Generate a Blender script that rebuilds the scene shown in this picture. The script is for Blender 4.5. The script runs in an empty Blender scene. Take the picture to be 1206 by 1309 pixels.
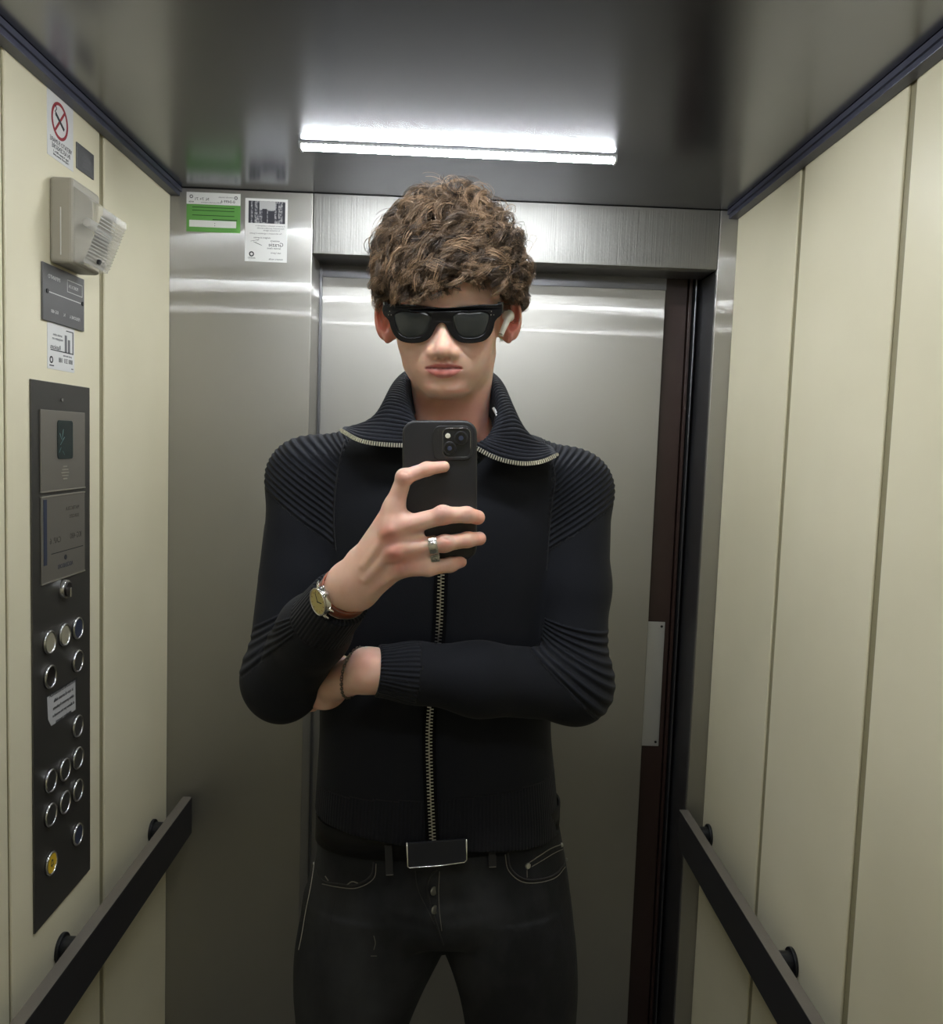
import bpy, bmesh, math, random
import numpy as np
from mathutils import Vector, Matrix

# ------------------------------------------------------------------ camera
FPX = 1080.0
PITCH, YAW, ROLL = math.radians(4.6), math.radians(1.44), math.radians(2.008)
CAM_H = 1.58
cyw, syw = math.cos(YAW), math.sin(YAW)
cpt, spt = math.cos(PITCH), math.sin(PITCH)
crl, srl = math.cos(ROLL), math.sin(ROLL)
FW = np.array([syw * cpt, cyw * cpt, -spt])
_rt = np.array([cyw, -syw, 0.0])
_up = np.cross(_rt, FW)
CR = crl * _rt + srl * _up
CU = -srl * _rt + crl * _up
CC = np.array([0.0, 0.0, CAM_H])

def ray(px, py):
    return FW + (px - 603) / FPX * CR - (py - 654.5) / FPX * CU

def pix(px, py, Y):
    """survey helper: the world point at depth Y seen at a pixel of the photograph"""
    d = ray(px, py)
    return CC + d * (Y / d[1])

def onx(px, py, X):
    d = ray(px, py)
    return CC + d * (X / d[0])

scn = bpy.context.scene
cam_d = bpy.data.cameras.new('camera')
cam_d.sensor_fit = 'HORIZONTAL'
cam_d.sensor_width = 36.0
cam_d.lens = 36.0 * FPX / 1206.0
cam_d.clip_start = 0.02
cam_o = bpy.data.objects.new('camera', cam_d)
scn.collection.objects.link(cam_o)
_m = Matrix.Identity(4)
for i in range(3):
    _m[i][0] = CR[i]; _m[i][1] = CU[i]; _m[i][2] = -FW[i]; _m[i][3] = CC[i]
cam_o.matrix_world = _m
scn.camera = cam_o

# ------------------------------------------------------------------ world, exposure
scn.view_settings.view_transform = 'Standard'
scn.view_settings.look = 'None'
scn.view_settings.gamma = 1.0
scn.view_settings.use_curve_mapping = False
scn.view_settings.exposure = 1.55
LED_W = 70.0            # emission strength of the ceiling strips
wld = bpy.data.worlds.new('world'); scn.world = wld
wld.use_nodes = True
wld.node_tree.nodes['Background'].inputs[0].default_value = (0.9, 0.95, 1.0, 1)
wld.node_tree.nodes['Background'].inputs[1].default_value = 0.03

# ------------------------------------------------------------------ materials
def srgb(r, g, b):
    def f(c):
        c /= 255.0
        return c / 12.92 if c <= 0.04045 else ((c + 0.055) / 1.055) ** 2.4
    return (f(r), f(g), f(b), 1.0)

def mat(name, col, rough=0.5, metal=0.0, spec=0.5, **kw):
    m = bpy.data.materials.new(name); m.use_nodes = True
    nt = m.node_tree; b = nt.nodes['Principled BSDF']
    b.inputs['Base Color'].default_value = col
    b.inputs['Roughness'].default_value = rough
    b.inputs['Metallic'].default_value = metal
    b.inputs['Specular IOR Level'].default_value = spec
    for k, v in kw.items():
        b.inputs[k.replace('_', ' ')].default_value = v
    return m

def nd(m, t, **kw):
    n = m.node_tree.nodes.new(t)
    for k, v in kw.items():
        setattr(n, k, v)
    return n

def lk(m, a, b):
    m.node_tree.links.new(a, b)

def noise_bump(m, scale, strength, dist=0.001, stretch=(1, 1, 1), detail=4):
    tc = nd(m, 'ShaderNodeTexCoord'); mp = nd(m, 'ShaderNodeMapping')
    mp.inputs['Scale'].default_value = stretch
    ns = nd(m, 'ShaderNodeTexNoise'); ns.inputs['Scale'].default_value = scale
    ns.inputs['Detail'].default_value = detail
    bp = nd(m, 'ShaderNodeBump'); bp.inputs['Strength'].default_value = strength
    bp.inputs['Distance'].default_value = dist
    lk(m, tc.outputs['Object'], mp.inputs['Vector']); lk(m, mp.outputs[0], ns.inputs['Vector'])
    lk(m, ns.outputs['Fac'], bp.inputs['Height'])
    lk(m, bp.outputs[0], m.node_tree.nodes['Principled BSDF'].inputs['Normal'])
    return ns, bp

def noise_color(m, c1, c2, scale, stretch=(1, 1, 1), lo=0.35, hi=0.65, detail=5):
    tc = nd(m, 'ShaderNodeTexCoord'); mp = nd(m, 'ShaderNodeMapping')
    mp.inputs['Scale'].default_value = stretch
    ns = nd(m, 'ShaderNodeTexNoise'); ns.inputs['Scale'].default_value = scale
    ns.inputs['Detail'].default_value = detail
    rp = nd(m, 'ShaderNodeValToRGB')
    rp.color_ramp.elements[0].position = lo; rp.color_ramp.elements[0].color = c1
    rp.color_ramp.elements[1].position = hi; rp.color_ramp.elements[1].color = c2
    lk(m, tc.outputs['Object'], mp.inputs['Vector']); lk(m, mp.outputs[0], ns.inputs['Vector'])
    lk(m, ns.outputs['Fac'], rp.inputs['Fac'])
    lk(m, rp.outputs[0], m.node_tree.nodes['Principled BSDF'].inputs['Base Color'])
    return rp

M = {}
M['cream'] = mat('cream_paint', srgb(222, 215, 186), 0.42, 0, 0.4)
noise_color(M['cream'], srgb(215, 208, 180), srgb(224, 217, 190), 2.2)
M['cream_edge'] = mat('cream_edge', srgb(200, 192, 160), 0.5)
M['groove'] = mat('groove_paint', srgb(138, 131, 102), 0.6)

def steel(name, col, rough, sharp=0.08, sharp_rough=0.17, tangent=(0, 0, 1), bump=0.10):
    """brushed sheet: a broad satin lobe plus a weak, tight one drawn out across the grain"""
    m = mat(name, col, rough, 1.0)
    nt = m.node_tree; b = nt.nodes['Principled BSDF']; out = nt.nodes['Material Output']
    ns, bp = noise_bump(m, 9.0, bump, 0.0006, (45, 45, 0.5), 3)
    cx = nd(m, 'ShaderNodeCombineXYZ')
    for i in range(3): cx.inputs[i].default_value = tangent[i]
    gl = nd(m, 'ShaderNodeBsdfAnisotropic'); gl.inputs['Color'].default_value = (0.9, 0.9, 0.88, 1)
    gl.inputs['Roughness'].default_value = sharp_rough; gl.inputs['Anisotropy'].default_value = 1.0
    # grain: ridges that run straight up, so they only scatter sideways
    tc = nd(m, 'ShaderNodeTexCoord'); mp = nd(m, 'ShaderNodeMapping'); mp.inputs['Scale'].default_value = (400, 400, 0)
    n3 = nd(m, 'ShaderNodeTexNoise'); n3.inputs['Scale'].default_value = 1.0; n3.inputs['Detail'].default_value = 2
    b3 = nd(m, 'ShaderNodeBump'); b3.inputs['Strength'].default_value = 0.22; b3.inputs['Distance'].default_value = 0.0009
    lk(m, tc.outputs['Object'], mp.inputs[0]); lk(m, mp.outputs[0], n3.inputs['Vector']); lk(m, n3.outputs['Fac'], b3.inputs['Height'])
    lk(m, cx.outputs[0], gl.inputs['Tangent']); lk(m, b3.outputs[0], gl.inputs['Normal'])
    b.inputs['Anisotropic'].default_value = 0.0
    mx = nd(m, 'ShaderNodeMixShader'); mx.inputs[0].default_value = sharp
    lk(m, b.outputs[0], mx.inputs[1]); lk(m, gl.outputs[0], mx.inputs[2]); lk(m, mx.outputs[0], out.inputs['Surface'])
    return m
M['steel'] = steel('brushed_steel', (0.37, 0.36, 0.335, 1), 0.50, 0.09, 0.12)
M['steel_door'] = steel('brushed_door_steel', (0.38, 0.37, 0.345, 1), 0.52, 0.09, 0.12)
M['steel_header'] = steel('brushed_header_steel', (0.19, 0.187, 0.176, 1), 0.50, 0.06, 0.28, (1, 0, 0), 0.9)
M['steel_dark'] = mat('dark_steel_return', (0.16, 0.16, 0.17, 1), 0.35, 0.9)
M['ceiling'] = mat('dark_ceiling_sheet', (0.22, 0.225, 0.25, 1), 0.23, 1.0)
_c = M['ceiling']
_tc = nd(_c, 'ShaderNodeTexCoord'); _v = nd(_c, 'ShaderNodeTexVoronoi'); _v.inputs['Scale'].default_value = 9
_n = nd(_c, 'ShaderNodeTexNoise'); _n.inputs['Scale'].default_value = 160
_ma = nd(_c, 'ShaderNodeMath', operation='MULTIPLY'); _mb = nd(_c, 'ShaderNodeMath', operation='LESS_THAN')
_mb.inputs[1].default_value = 0.011
lk(_c, _tc.outputs['Object'], _v.inputs['Vector']); lk(_c, _tc.outputs['Object'], _n.inputs['Vector'])
lk(_c, _v.outputs['Distance'], _ma.inputs[0]); lk(_c, _n.outputs['Fac'], _ma.inputs[1]); lk(_c, _ma.outputs[0], _mb.inputs[0])
_mx = nd(_c, 'ShaderNodeMix', data_type='RGBA')
_mx.inputs[6].default_value = (0.22, 0.225, 0.25, 1); _mx.inputs[7].default_value = (0.6, 0.6, 0.62, 1)
lk(_c, _mb.outputs[0], _mx.inputs[0]); lk(_c, _mx.outputs[2], _c.node_tree.nodes['Principled BSDF'].inputs['Base Color'])
M['trim'] = mat('dark_blue_grey_trim', srgb(66, 68, 84), 0.4, 0.3)
M['black_profile'] = mat('black_profile', (0.012, 0.013, 0.018, 1), 0.35)
M['brown'] = mat('dark_brown_lacquer', srgb(46, 30, 26), 0.4)
noise_bump(M['brown'], 30, 0.1, 0.001, (1, 1, 0.1))
M['plate'] = mat('satin_plate', (0.55, 0.56, 0.58, 1), 0.42, 0.9)
M['floor'] = mat('grey_rubber_floor', srgb(118, 115, 108), 0.7)
noise_bump(M['floor'], 120, 0.3, 0.001)
M['rail_face'] = mat('handrail_black_face', srgb(38, 37, 40), 0.45, 0.2)
M['rail_top'] = mat('handrail_top', srgb(128, 122, 115), 0.45, 0.6)
noise_bump(M['rail_top'], 600, 0.25, 0.0005)
M['bracket'] = mat('bracket_black', srgb(30, 31, 33), 0.4, 0.3)
M['cop'] = mat('panel_dark_steel', (0.115, 0.112, 0.105, 1), 0.42, 0.85)
noise_bump(M['cop'], 8, 0.04, 0.0005, (60, 60, 0.5))
M['cop2'] = mat('panel_module_steel', (0.30, 0.28, 0.25, 1), 0.4, 0.8)
M['cop2_edge'] = mat('module_edge', (0.6, 0.57, 0.5, 1), 0.3, 0.9)
M['chrome'] = mat('chrome', (0.62, 0.62, 0.62, 1), 0.2, 1.0)
M['btn_light'] = mat('button_cream', srgb(150, 146, 126), 0.4, 0.2)
M['btn_blue'] = mat('button_blue', srgb(52, 58, 78), 0.35, 0.2)
M['btn_dark'] = mat('button_dark', srgb(70, 70, 68), 0.35, 0.5)
M['btn_black'] = mat('button_black', srgb(16, 10, 10), 0.4)
M['btn_yellow'] = mat('button_yellow', srgb(215, 178, 40), 0.4)
M['ink'] = mat('ink_black', srgb(40, 40, 44), 0.7)
M['ink_faint'] = mat('ink_faint', srgb(78, 74, 68), 0.6)
M['ink_grey'] = mat('ink_grey', srgb(110, 110, 112), 0.7)
M['ink_white'] = mat('engraving_light', srgb(200, 200, 198), 0.5)
M['ink_red'] = mat('ink_red', srgb(140, 22, 34), 0.6)
M['ink_green_dark'] = mat('ink_dark_green', srgb(38, 78, 30), 0.6)
M['paper'] = mat('sticker_white', srgb(214, 214, 212), 0.4)
M['paper_grey'] = mat('sticker_grey', srgb(176, 176, 176), 0.4)
M['green'] = mat('sticker_green', srgb(92, 150, 72), 0.45)
M['screen'] = mat('dark_screen', srgb(20, 36, 36), 0.15)
M['scratch'] = mat('screen_scratch', srgb(120, 150, 150), 0.4)
M['grey_plate'] = mat('engraved_plate', srgb(96, 96, 97), 0.4, 0.35)
M['lamp_box'] = mat('lamp_grey_plastic', srgb(158, 153, 140), 0.45)
M['lamp_lens'] = mat('lamp_clear_lens', (0.9, 0.89, 0.86, 1), 0.12, 0, 0.5, Transmission_Weight=0.75, IOR=1.3)
M['led'] = mat('led_diffuser', (1, 1, 1, 1), 0.5)
_b = M['led'].node_tree.nodes['Principled BSDF']
_b.inputs['Emission Color'].default_value = (0.93, 0.97, 1.0, 1)
_b.inputs['Emission Strength'].default_value = LED_W
M['led_fill'] = mat('led_diffuser_fill', (1, 1, 1, 1), 0.5)  # added fill strip, stands in for light bounced off the mirror
_b = M['led_fill'].node_tree.nodes['Principled BSDF']
_b.inputs['Emission Color'].default_value = (0.95, 0.97, 1.0, 1)
_b.inputs['Emission Strength'].default_value = LED_W * 0.45
M['led_reflection_dot'] = mat('led_reflection_dot', (1, 1, 1, 1), 0.5)  # glowing dots that imitate the strip's reflection in the ceiling sheet
_b = M['led_reflection_dot'].node_tree.nodes['Principled BSDF']
_b.inputs['Emission Color'].default_value = (0.93, 0.97, 1.0, 1)
_b.inputs['Emission Strength'].default_value = 0.9
M['alu'] = mat('aluminium_channel', (0.6, 0.61, 0.63, 1), 0.35, 0.9)

# ------------------------------------------------------------------ object helpers
COL = scn.collection

def link(o, parent=None):
    COL.objects.link(o)
    if parent is not None:
        o.parent = parent
        o.matrix_parent_inverse = Matrix.Translation(-Vector(parent.location))
    return o

def empty(name, loc, label=None, cat=None, group=None):
    o = bpy.data.objects.new(name, None); o.location = loc
    o.empty_display_size = 0.05
    COL.objects.link(o)
    if label: o['label'] = label
    if cat: o['category'] = cat
    if group: o['group'] = group
    return o

def tag(o, label, cat=None, group=None, kind=None):
    if label: o['label'] = label
    if cat: o['category'] = cat
    if group: o['group'] = group
    if kind: o['kind'] = kind
    return o

def mesh_obj(name, verts, faces, m, parent=None, smooth=False):
    me = bpy.data.meshes.new(name)
    me.from_pydata([tuple(map(float, v)) for v in verts], [], faces)
    me.materials.append(m)
    if smooth:
        me.polygons.foreach_set('use_smooth', [True] * len(me.polygons))
    me.update()
    return link(bpy.data.objects.new(name, me), parent)

def np_mesh(name, V, F, m, parent=None, smooth=True):
    """V (n,3) float, F (m,k) int, constant k"""
    me = bpy.data.meshes.new(name)
    k = F.shape[1]
    me.vertices.add(len(V)); me.vertices.foreach_set('co', np.ascontiguousarray(V, dtype=np.float32).ravel())
    me.loops.add(F.size); me.loops.foreach_set('vertex_index', np.ascontiguousarray(F, dtype=np.int32).ravel())
    me.polygons.add(len(F))
    me.polygons.foreach_set('loop_start', np.arange(0, F.size, k, dtype=np.int32))
    me.polygons.foreach_set('use_smooth', np.full(len(F), smooth))
    me.update(calc_edges=True); me.validate()
    me.materials.append(m)
    return link(bpy.data.objects.new(name, me), parent)

def bm_obj(name, bm, m, parent=None, smooth=False):
    me = bpy.data.meshes.new(name)
    bmesh.ops.recalc_face_normals(bm, faces=bm.faces)
    bm.to_mesh(me); bm.free()
    if isinstance(m, (list, tuple)):
        for q in m: me.materials.append(q)
    else:
        me.materials.append(m)
    if smooth: me.polygons.foreach_set('use_smooth', [True] * len(me.polygons))
    return link(bpy.data.objects.new(name, me), parent)

def bm_box(bm, lo, hi, bev=0.0, frame=None, seg=2):
    r = bmesh.ops.create_cube(bm, size=1.0)
    vs = r['verts']
    for v in vs:
        v.co = Vector([lo[i] + (v.co[i] + 0.5) * (hi[i] - lo[i]) for i in range(3)])
    if bev > 0:
        es = list({e for v in vs for e in v.link_edges})
        rr = bmesh.ops.bevel(bm, geom=es, offset=bev, segments=seg, affect='EDGES', profile=0.5)
        vs = list({v for f in rr['faces'] for v in f.verts} | {v for v in vs if v.is_valid})
    if frame is not None:
        for v in vs: v.co = frame @ v.co
    return vs

def box(name, lo, hi, m, parent=None, bev=0.0, frame=None):
    bm = bmesh.new(); bm_box(bm, lo, hi, bev, frame)
    return bm_obj(name, bm, m, parent)

def frame_of(o, ex, ey):
    ex = Vector(ex).normalized(); ey = Vector(ey); ez = ex.cross(ey).normalized(); ey = ez.cross(ex)
    mt = Matrix.Identity(4)
    for i in range(3):
        mt[i][0] = ex[i]; mt[i][1] = ey[i]; mt[i][2] = ez[i]; mt[i][3] = o[i]
    return mt

def bm_cyl(bm, c, axis, r, h, seg=24, r2=None, bev=0.0):
    axis = Vector(axis).normalized()
    q = Vector((0, 0, 1)).rotation_difference(axis).to_matrix().to_4x4()
    mt = Matrix.Translation(Vector(c)) @ q
    rr = bmesh.ops.create_cone(bm, cap_ends=True, segments=seg, radius1=r, radius2=r if r2 is None else r2, depth=h)
    vs = rr['verts']
    if bev > 0:
        es = [e for e in {e for v in vs for e in v.link_edges} if abs(e.verts[0].co.z - e.verts[1].co.z) < 1e-6]
        b = bmesh.ops.bevel(bm, geom=es, offset=bev, segments=3, affect='EDGES', profile=0.5)
        vs = list({v for f in b['faces'] for v in f.verts} | {v for v in vs if v.is_valid})
    for v in vs: v.co = mt @ v.co
    return vs

def cyl(name, c, axis, r, h, m, parent=None, seg=24, r2=None, bev=0.0, smooth=False):
    bm = bmesh.new(); bm_cyl(bm, c, axis, r, h, seg, r2, bev)
    o = bm_obj(name, bm, m, parent)
    if smooth:
        for p in o.data.polygons: p.use_smooth = len(p.vertices) == 4
    return o

def ring_bm(bm, c, axis, rx, prof, seg=32, ex=None, sy=1.0):
    """revolve profile [(radial offset, axial)] around axis; rx base radius"""
    axis = Vector(axis).normalized()
    if ex is None:
        ex = axis.orthogonal()
    ex = (Vector(ex) - axis * Vector(ex).dot(axis)).normalized(); ey = axis.cross(ex)
    rows = []
    for i in range(seg):
        a = 2 * math.pi * i / seg
        d = ex * math.cos(a) + ey * math.sin(a) * sy
        rows.append([bm.verts.new(Vector(c) + d * (rx + p[0]) + axis * p[1]) for p in prof])
    n = len(prof)
    for i in range(seg):
        for j in range(n):
            bm.faces.new((rows[i][j], rows[(i + 1) % seg][j], rows[(i + 1) % seg][(j + 1) % n], rows[i][(j + 1) % n]))

def tube(name, pts, r, m, parent=None, seg=6, closed=False, bm=None):
    """swept tube along points; r a number or a list"""
    own = bm is None
    if own: bm = bmesh.new()
    pts = [Vector(p) for p in pts]; n = len(pts)
    up = None; rows = []
    for i, p in enumerate(pts):
        if closed: t = pts[(i + 1) % n] - pts[i - 1]
        else: t = pts[min(i + 1, n - 1)] - pts[max(i - 1, 0)]
        if t.length < 1e-9: t = Vector((0, 0, 1))
        t.normalize()
        if up is None: up = t.orthogonal().normalized()
        up = (up - t * up.dot(t))
        if up.length < 1e-6: up = t.orthogonal()
        up.normalize(); s = t.cross(up)
        rr = r[i] if isinstance(r, (list, tuple)) else r
        rows.append([bm.verts.new(p + (up * math.cos(2 * math.pi * k / seg) + s * math.sin(2 * math.pi * k / seg)) * rr) for k in range(seg)])
    for i in range(n if closed else n - 1):
        a, b = rows[i], rows[(i + 1) % n]
        for k in range(seg):
            bm.faces.new((a[k], a[(k + 1) % seg], b[(k + 1) % seg], b[k]))
    if not closed:
        bm.faces.new(rows[0][::-1]); bm.faces.new(rows[-1])
    if own: return bm_obj(name, bm, m, parent, True)

def spline(P, n):
    """Catmull-Rom through points -> n samples"""
    P = np.array(P, float); m = len(P)
    d = np.r_[0, np.cumsum(np.linalg.norm(np.diff(P, axis=0), axis=1))]
    t = np.linspace(0, d[-1], n); out = np.zeros((n, P.shape[1]))
    tan = np.gradient(P, d, axis=0)
    k = np.clip(np.searchsorted(d, t, side='right') - 1, 0, m - 2)
    h = (d[k + 1] - d[k]); s = ((t - d[k]) / h)[:, None]; h = h[:, None]
    out = (2*s**3-3*s**2+1)*P[k] + (s**3-2*s**2+s)*h*tan[k] + (-2*s**3+3*s**2)*P[k+1] + (s**3-s**2)*h*tan[k+1]
    return out

def text_mesh(name, s, size, fr, m, parent=None, mirror=True, depth=0.0003, align='CENTER', sx=1.0, label=None):
    cu = bpy.data.curves.new(name, 'FONT'); cu.body = s; cu.size = size
    cu.align_x = align; cu.align_y = 'CENTER'; cu.extrude = depth; cu.resolution_u = 2
    t = bpy.data.objects.new(name, cu)
    me = bpy.data.meshes.new_from_object(t)
    bpy.data.objects.remove(t); bpy.data.curves.remove(cu)
    for v in me.vertices:
        v.co = fr @ Vector(((-1 if mirror else 1) * v.co.x * sx, v.co.y, v.co.z + depth))
    if mirror: me.flip_normals()
    me.materials.clear(); me.materials.append(m); me.name = name
    o = link(bpy.data.objects.new(name, me), parent)
    if label: o['label'] = label
    return o

def shape2d(name, outer, holes, th, m, fr, parent=None, bev=0.0, fn=None):
    """flat outline with holes, given thickness; extruded along frame z"""
    cu = bpy.data.curves.new(name, 'CURVE'); cu.dimensions = '2D'; cu.fill_mode = 'BOTH'
    cu.extrude = max(th / 2 - bev, 0.0001); cu.bevel_depth = bev; cu.bevel_resolution = 2
    for poly in [outer] + list(holes):
        sp = cu.splines.new('POLY'); sp.points.add(len(poly) - 1)
        for p, q in zip(sp.points, poly): p.co = (q[0], q[1], 0, 1)
        sp.use_cyclic_u = True
    t = bpy.data.objects.new(name, cu); me = bpy.data.meshes.new_from_object(t)
    bpy.data.objects.remove(t); bpy.data.curves.remove(cu)
    for v in me.vertices:
        c = v.co.copy()
        if fn: c = fn(c)
        v.co = fr @ c
    me.materials.clear(); me.materials.append(m); me.name = name
    bm = bmesh.new(); bm.from_mesh(me); bmesh.ops.remove_doubles(bm, verts=bm.verts, dist=1e-6)
    bmesh.ops.recalc_face_normals(bm, faces=bm.faces); bm.to_mesh(me); bm.free()
    return link(bpy.data.objects.new(name, me), parent)

def rrect(x0, y0, x1, y1, r, n=6):
    out = []
    for cx, cy, a0 in ((x1 - r, y1 - r, 0), (x0 + r, y1 - r, 90), (x0 + r, y0 + r, 180), (x1 - r, y0 + r, 270)):
        for i in range(n + 1):
            a = math.radians(a0 + 90 * i / n); out.append((cx + r * math.cos(a), cy + r * math.sin(a)))
    return out

def struct(o):
    o['kind'] = 'structure'
    return o
# ================================================================== THE CAR (setting)
XL, XR = -0.614, 0.598
YB, YF = 1.85, -0.90           # back wall (doors), far end beside the mirror
ZC, ZT = 2.10, 2.081

struct(box('floor', (XL - 0.05, YF - 0.05, -0.04), (XR + 0.05, 2.3, 0.0), M['floor']))
struct(box('ceiling', (XL - 0.05, YF - 0.05, ZC), (XR + 0.05, 2.3, ZC + 0.03), M['ceiling']))

def side_wall(name, X, s, panels):
    w = struct(box(name, (min(X - s * 0.004, X - s * 0.05), YF, 0.0), (max(X - s * 0.004, X - s * 0.05), YB + 0.16, ZC), M['groove']))
    for y0, y1 in panels:
        p = box('panel', (min(X, X - s * 0.0045), y0, 0.06), (max(X, X - s * 0.0045), y1, ZT + 0.004), M['cream'], w, 0.0022)
    return w
wl = side_wall('wall_left', XL, 1, [(YF, 1.176), (1.183, 1.4905), (1.510, 1.849)])
wr = side_wall('wall_right', XR, -1, [(YF, 1.147), (1.167, 1.502), (1.5205, 1.849)])
# two tiny screw heads / dents in the right wall grooves
for nm, x0, x1 in (('trim_1', XL, XL + 0.020), ('trim_2', XR - 0.020, XR)):
    bm = bmesh.new()
    bm_box(bm, (x0, YF, ZT), (x1, YB, ZC - 0.001), 0.001)
    xi = x1 if nm == 'trim_1' else x0
    bm_box(bm, (min(xi, xi + (0.004 if nm == 'trim_1' else -0.004)), YF, ZT + 0.009),
           (max(xi, xi + (0.004 if nm == 'trim_1' else -0.004)), YB, ZC - 0.001))
    struct(bm_obj(nm, bm, M['trim']))
for nm, x0, x1 in (('baseboard_left', XL, XL + 0.012), ('baseboard_right', XR - 0.012, XR)):
    struct(box(nm, (x0, YF, 0.0), (x1, YB, 0.10), M['plate'], None, 0.001))

# unseen front end beyond the mirror line, made cream to bounce fill light
struct(box('wall_front', (XL - 0.05, YF - 0.05, 0), (XR + 0.05, YF, ZC), M['cream']))

# wall with the door: fixed panel, header, right jamb
XO0, XO1, ZH = -0.3134, 0.5600, 1.9735
wb = struct(box('wall_back', (XL - 0.05, YB + 0.16, 0), (XR + 0.05, YB + 0.20, ZC), M['black_profile']))
box('panel', (XL - 0.02, YB, 0.0), (XO0, YB + 0.11, ZC - 0.001), M['steel'], wb, 0.0015)
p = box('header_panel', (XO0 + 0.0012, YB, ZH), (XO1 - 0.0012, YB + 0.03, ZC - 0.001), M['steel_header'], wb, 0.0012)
box('header_soffit', (XO0, YB + 0.002, ZH + 0.001), (XO1, YB + 0.118, ZH + 0.02), M['steel_dark'], wb)
p = box('jamb_panel', (XO1, YB, 0.0), (XR + 0.02, YB + 0.012, ZC - 0.001), M['steel'], wb, 0.0012)
box('jamb_return', (XO1 + 0.0005, YB + 0.010, 0.0), (XO1 + 0.012, YB + 0.16, ZH), M['steel_dark'], wb)

# door leaf (sliding, brushed), top strip, landing leaf behind it with its plate
d1 = empty('door_1', (0.08, 1.97, 0.0)); d1['kind'] = 'structure'
box('door_leaf', (XO0 - 0.06, 1.970, 0.01), (0.479, 1.984, 2.02), M['steel_door'], d1, 0.001)
box('top_strip', (XO0 - 0.06, 1.966, 1.9475), (0.479, 1.9705, 2.0), M['steel_dark'], d1)
d2 = empty('door_2', (0.5, 1.99, 0.0)); d2['kind'] = 'structure'
box('door_leaf', (0.40, 1.988, 0.01), (0.5345, 2.003, 2.02), M['brown'], d2, 0.001)
box('edge_strip', (0.5375, 1.982, 0.01), (0.5445, 2.002, 2.02), M['brown'], d2, 0.001)
box('seal_profile', (0.549, 1.972, 0.01), (0.5525, 2.002, 2.02), M['steel_dark'], d2, 0.001)
pl = box('lock_plate', (0.4700, 1.9862, 0.8655), (0.5235, 1.9880, 1.1710), M['plate'], d2, 0.0005)
tag(pl, 'satin metal plate with two screws')
for z in (1.160, 0.876):
    cyl('screw', (0.5155, 1.9858, z), (0, -1, 0), 0.0030, 0.0016, M['bracket'], pl, 12)
# narrow dark strip standing in for the shadow gap beside the fixed panel
box('edge_strip', (XO0 + 0.001, 1.955, 0.01), (XO0 + 0.006, 1.968, ZH), M['steel_dark'], d1)

# ------------------------------------------------------------------ led strips
def led(y, label, m='led'):
    t = empty('led_strip', (-0.006, y, ZC), label, 'ceiling light', 'led strips on the ceiling')
    bm = bmesh.new()
    bm_box(bm, (-0.288, y - 0.0025, ZC - 0.004), (0.275, y + 0.0145, ZC))
    bm_box(bm, (-0.288, y - 0.0105, ZC - 0.0040), (0.275, y - 0.0025, ZC))
    bm_obj('channel', bm, M['alu'], t)
    box('diffuser', (-0.2835, y - 0.002, ZC - 0.0105), (0.2705, y + 0.010, ZC - 0.004), M[m], t, 0.002)
    bm = bmesh.new()
    for i in range(66):
        x = -0.281 + i * 0.549 / 65
        bm_box(bm, (x, y - 0.0090, ZC - 0.0050), (x + 0.0045, y - 0.0040, ZC - 0.0039))
    o = bm_obj('led_reflection_row', bm, M['led_reflection_dot'], t);  # dotted reflection of the strip, drawn as a glowing row
    for sx in (-1, 1):
        box('end_cap', (-0.006 + sx * 0.2795 - 0.002, y - 0.010, ZC - 0.012), (-0.006 + sx * 0.2795 + 0.002, y + 0.013, ZC - 0.001), M['alu'], t, 0.0005)
led(1.548, 'bright white led strip across the dark ceiling above the door wall')
led(0.802, 'white led strip on the ceiling just in front of the man')
led(0.148, 'added dim led strip above the camera, standing in for light bounced off the mirror', 'led_fill')

# ------------------------------------------------------------------ handrails
def rail(X, s, Y1, label, brk):
    # X outer face plane; s = direction from wall to room
    t = empty('handrail', (X, 1.2, 0.74), label, 'handrail', 'flat handrails on the side walls')
    z1 = 0.776; z0 = 0.692
    xi = X - s * 0.020
    bm = bmesh.new()
    bm_box(bm, (min(X, xi), -0.6, z0), (max(X, xi), Y1, z1 - 0.0016), 0.0008)
    bm_obj('bar', bm, M['rail_face'], t)
    o = box('top_face', (min(X, xi), -0.6, z1 - 0.0015), (max(X, xi), Y1, z1), M['rail_top'], t, 0.0006)
    tag(o, 'lighter satin top edge')
    for y in brk:
        xw = XL if s > 0 else XR
        bm = bmesh.new()
        bm_cyl(bm, ((xw + xi) / 2 - s * 0.001, y, 0.735), (1, 0, 0), 0.018, abs(xw - xi), 24, None, 0.002)
        bm_cyl(bm, (xw + s * 0.003, y, 0.735), (1, 0, 0), 0.024, 0.006, 24, None, 0.001)
        ob = bm_obj('bracket', bm, M['bracket'], t)
        for p in ob.data.polygons: p.use_smooth = len(p.vertices) == 4
rail(-0.554, 1, 1.837, 'long black flat handrail on the left wall below the button panel', (1.755, 1.335, 0.9, 0.3))
rail(0.538, -1, 1.832, 'long black flat handrail on the plain right wall', (1.795, 1.335, 0.9, 0.3))

# ------------------------------------------------------------------ left wall fittings
def lw(y, z, off=0.0):                 # frame on the left wall: x -> +Y, y -> +Z, z -> +X
    return frame_of((XL + off, y, z), (0, 1, 0), (0, 0, 1))
def bw(x, z, off=0.0):                 # frame on the door wall: x -> +X, y -> +Z, z -> -Y
    return frame_of((x, YB - off, z), (1, 0, 0), (0, 0, 1))

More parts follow.
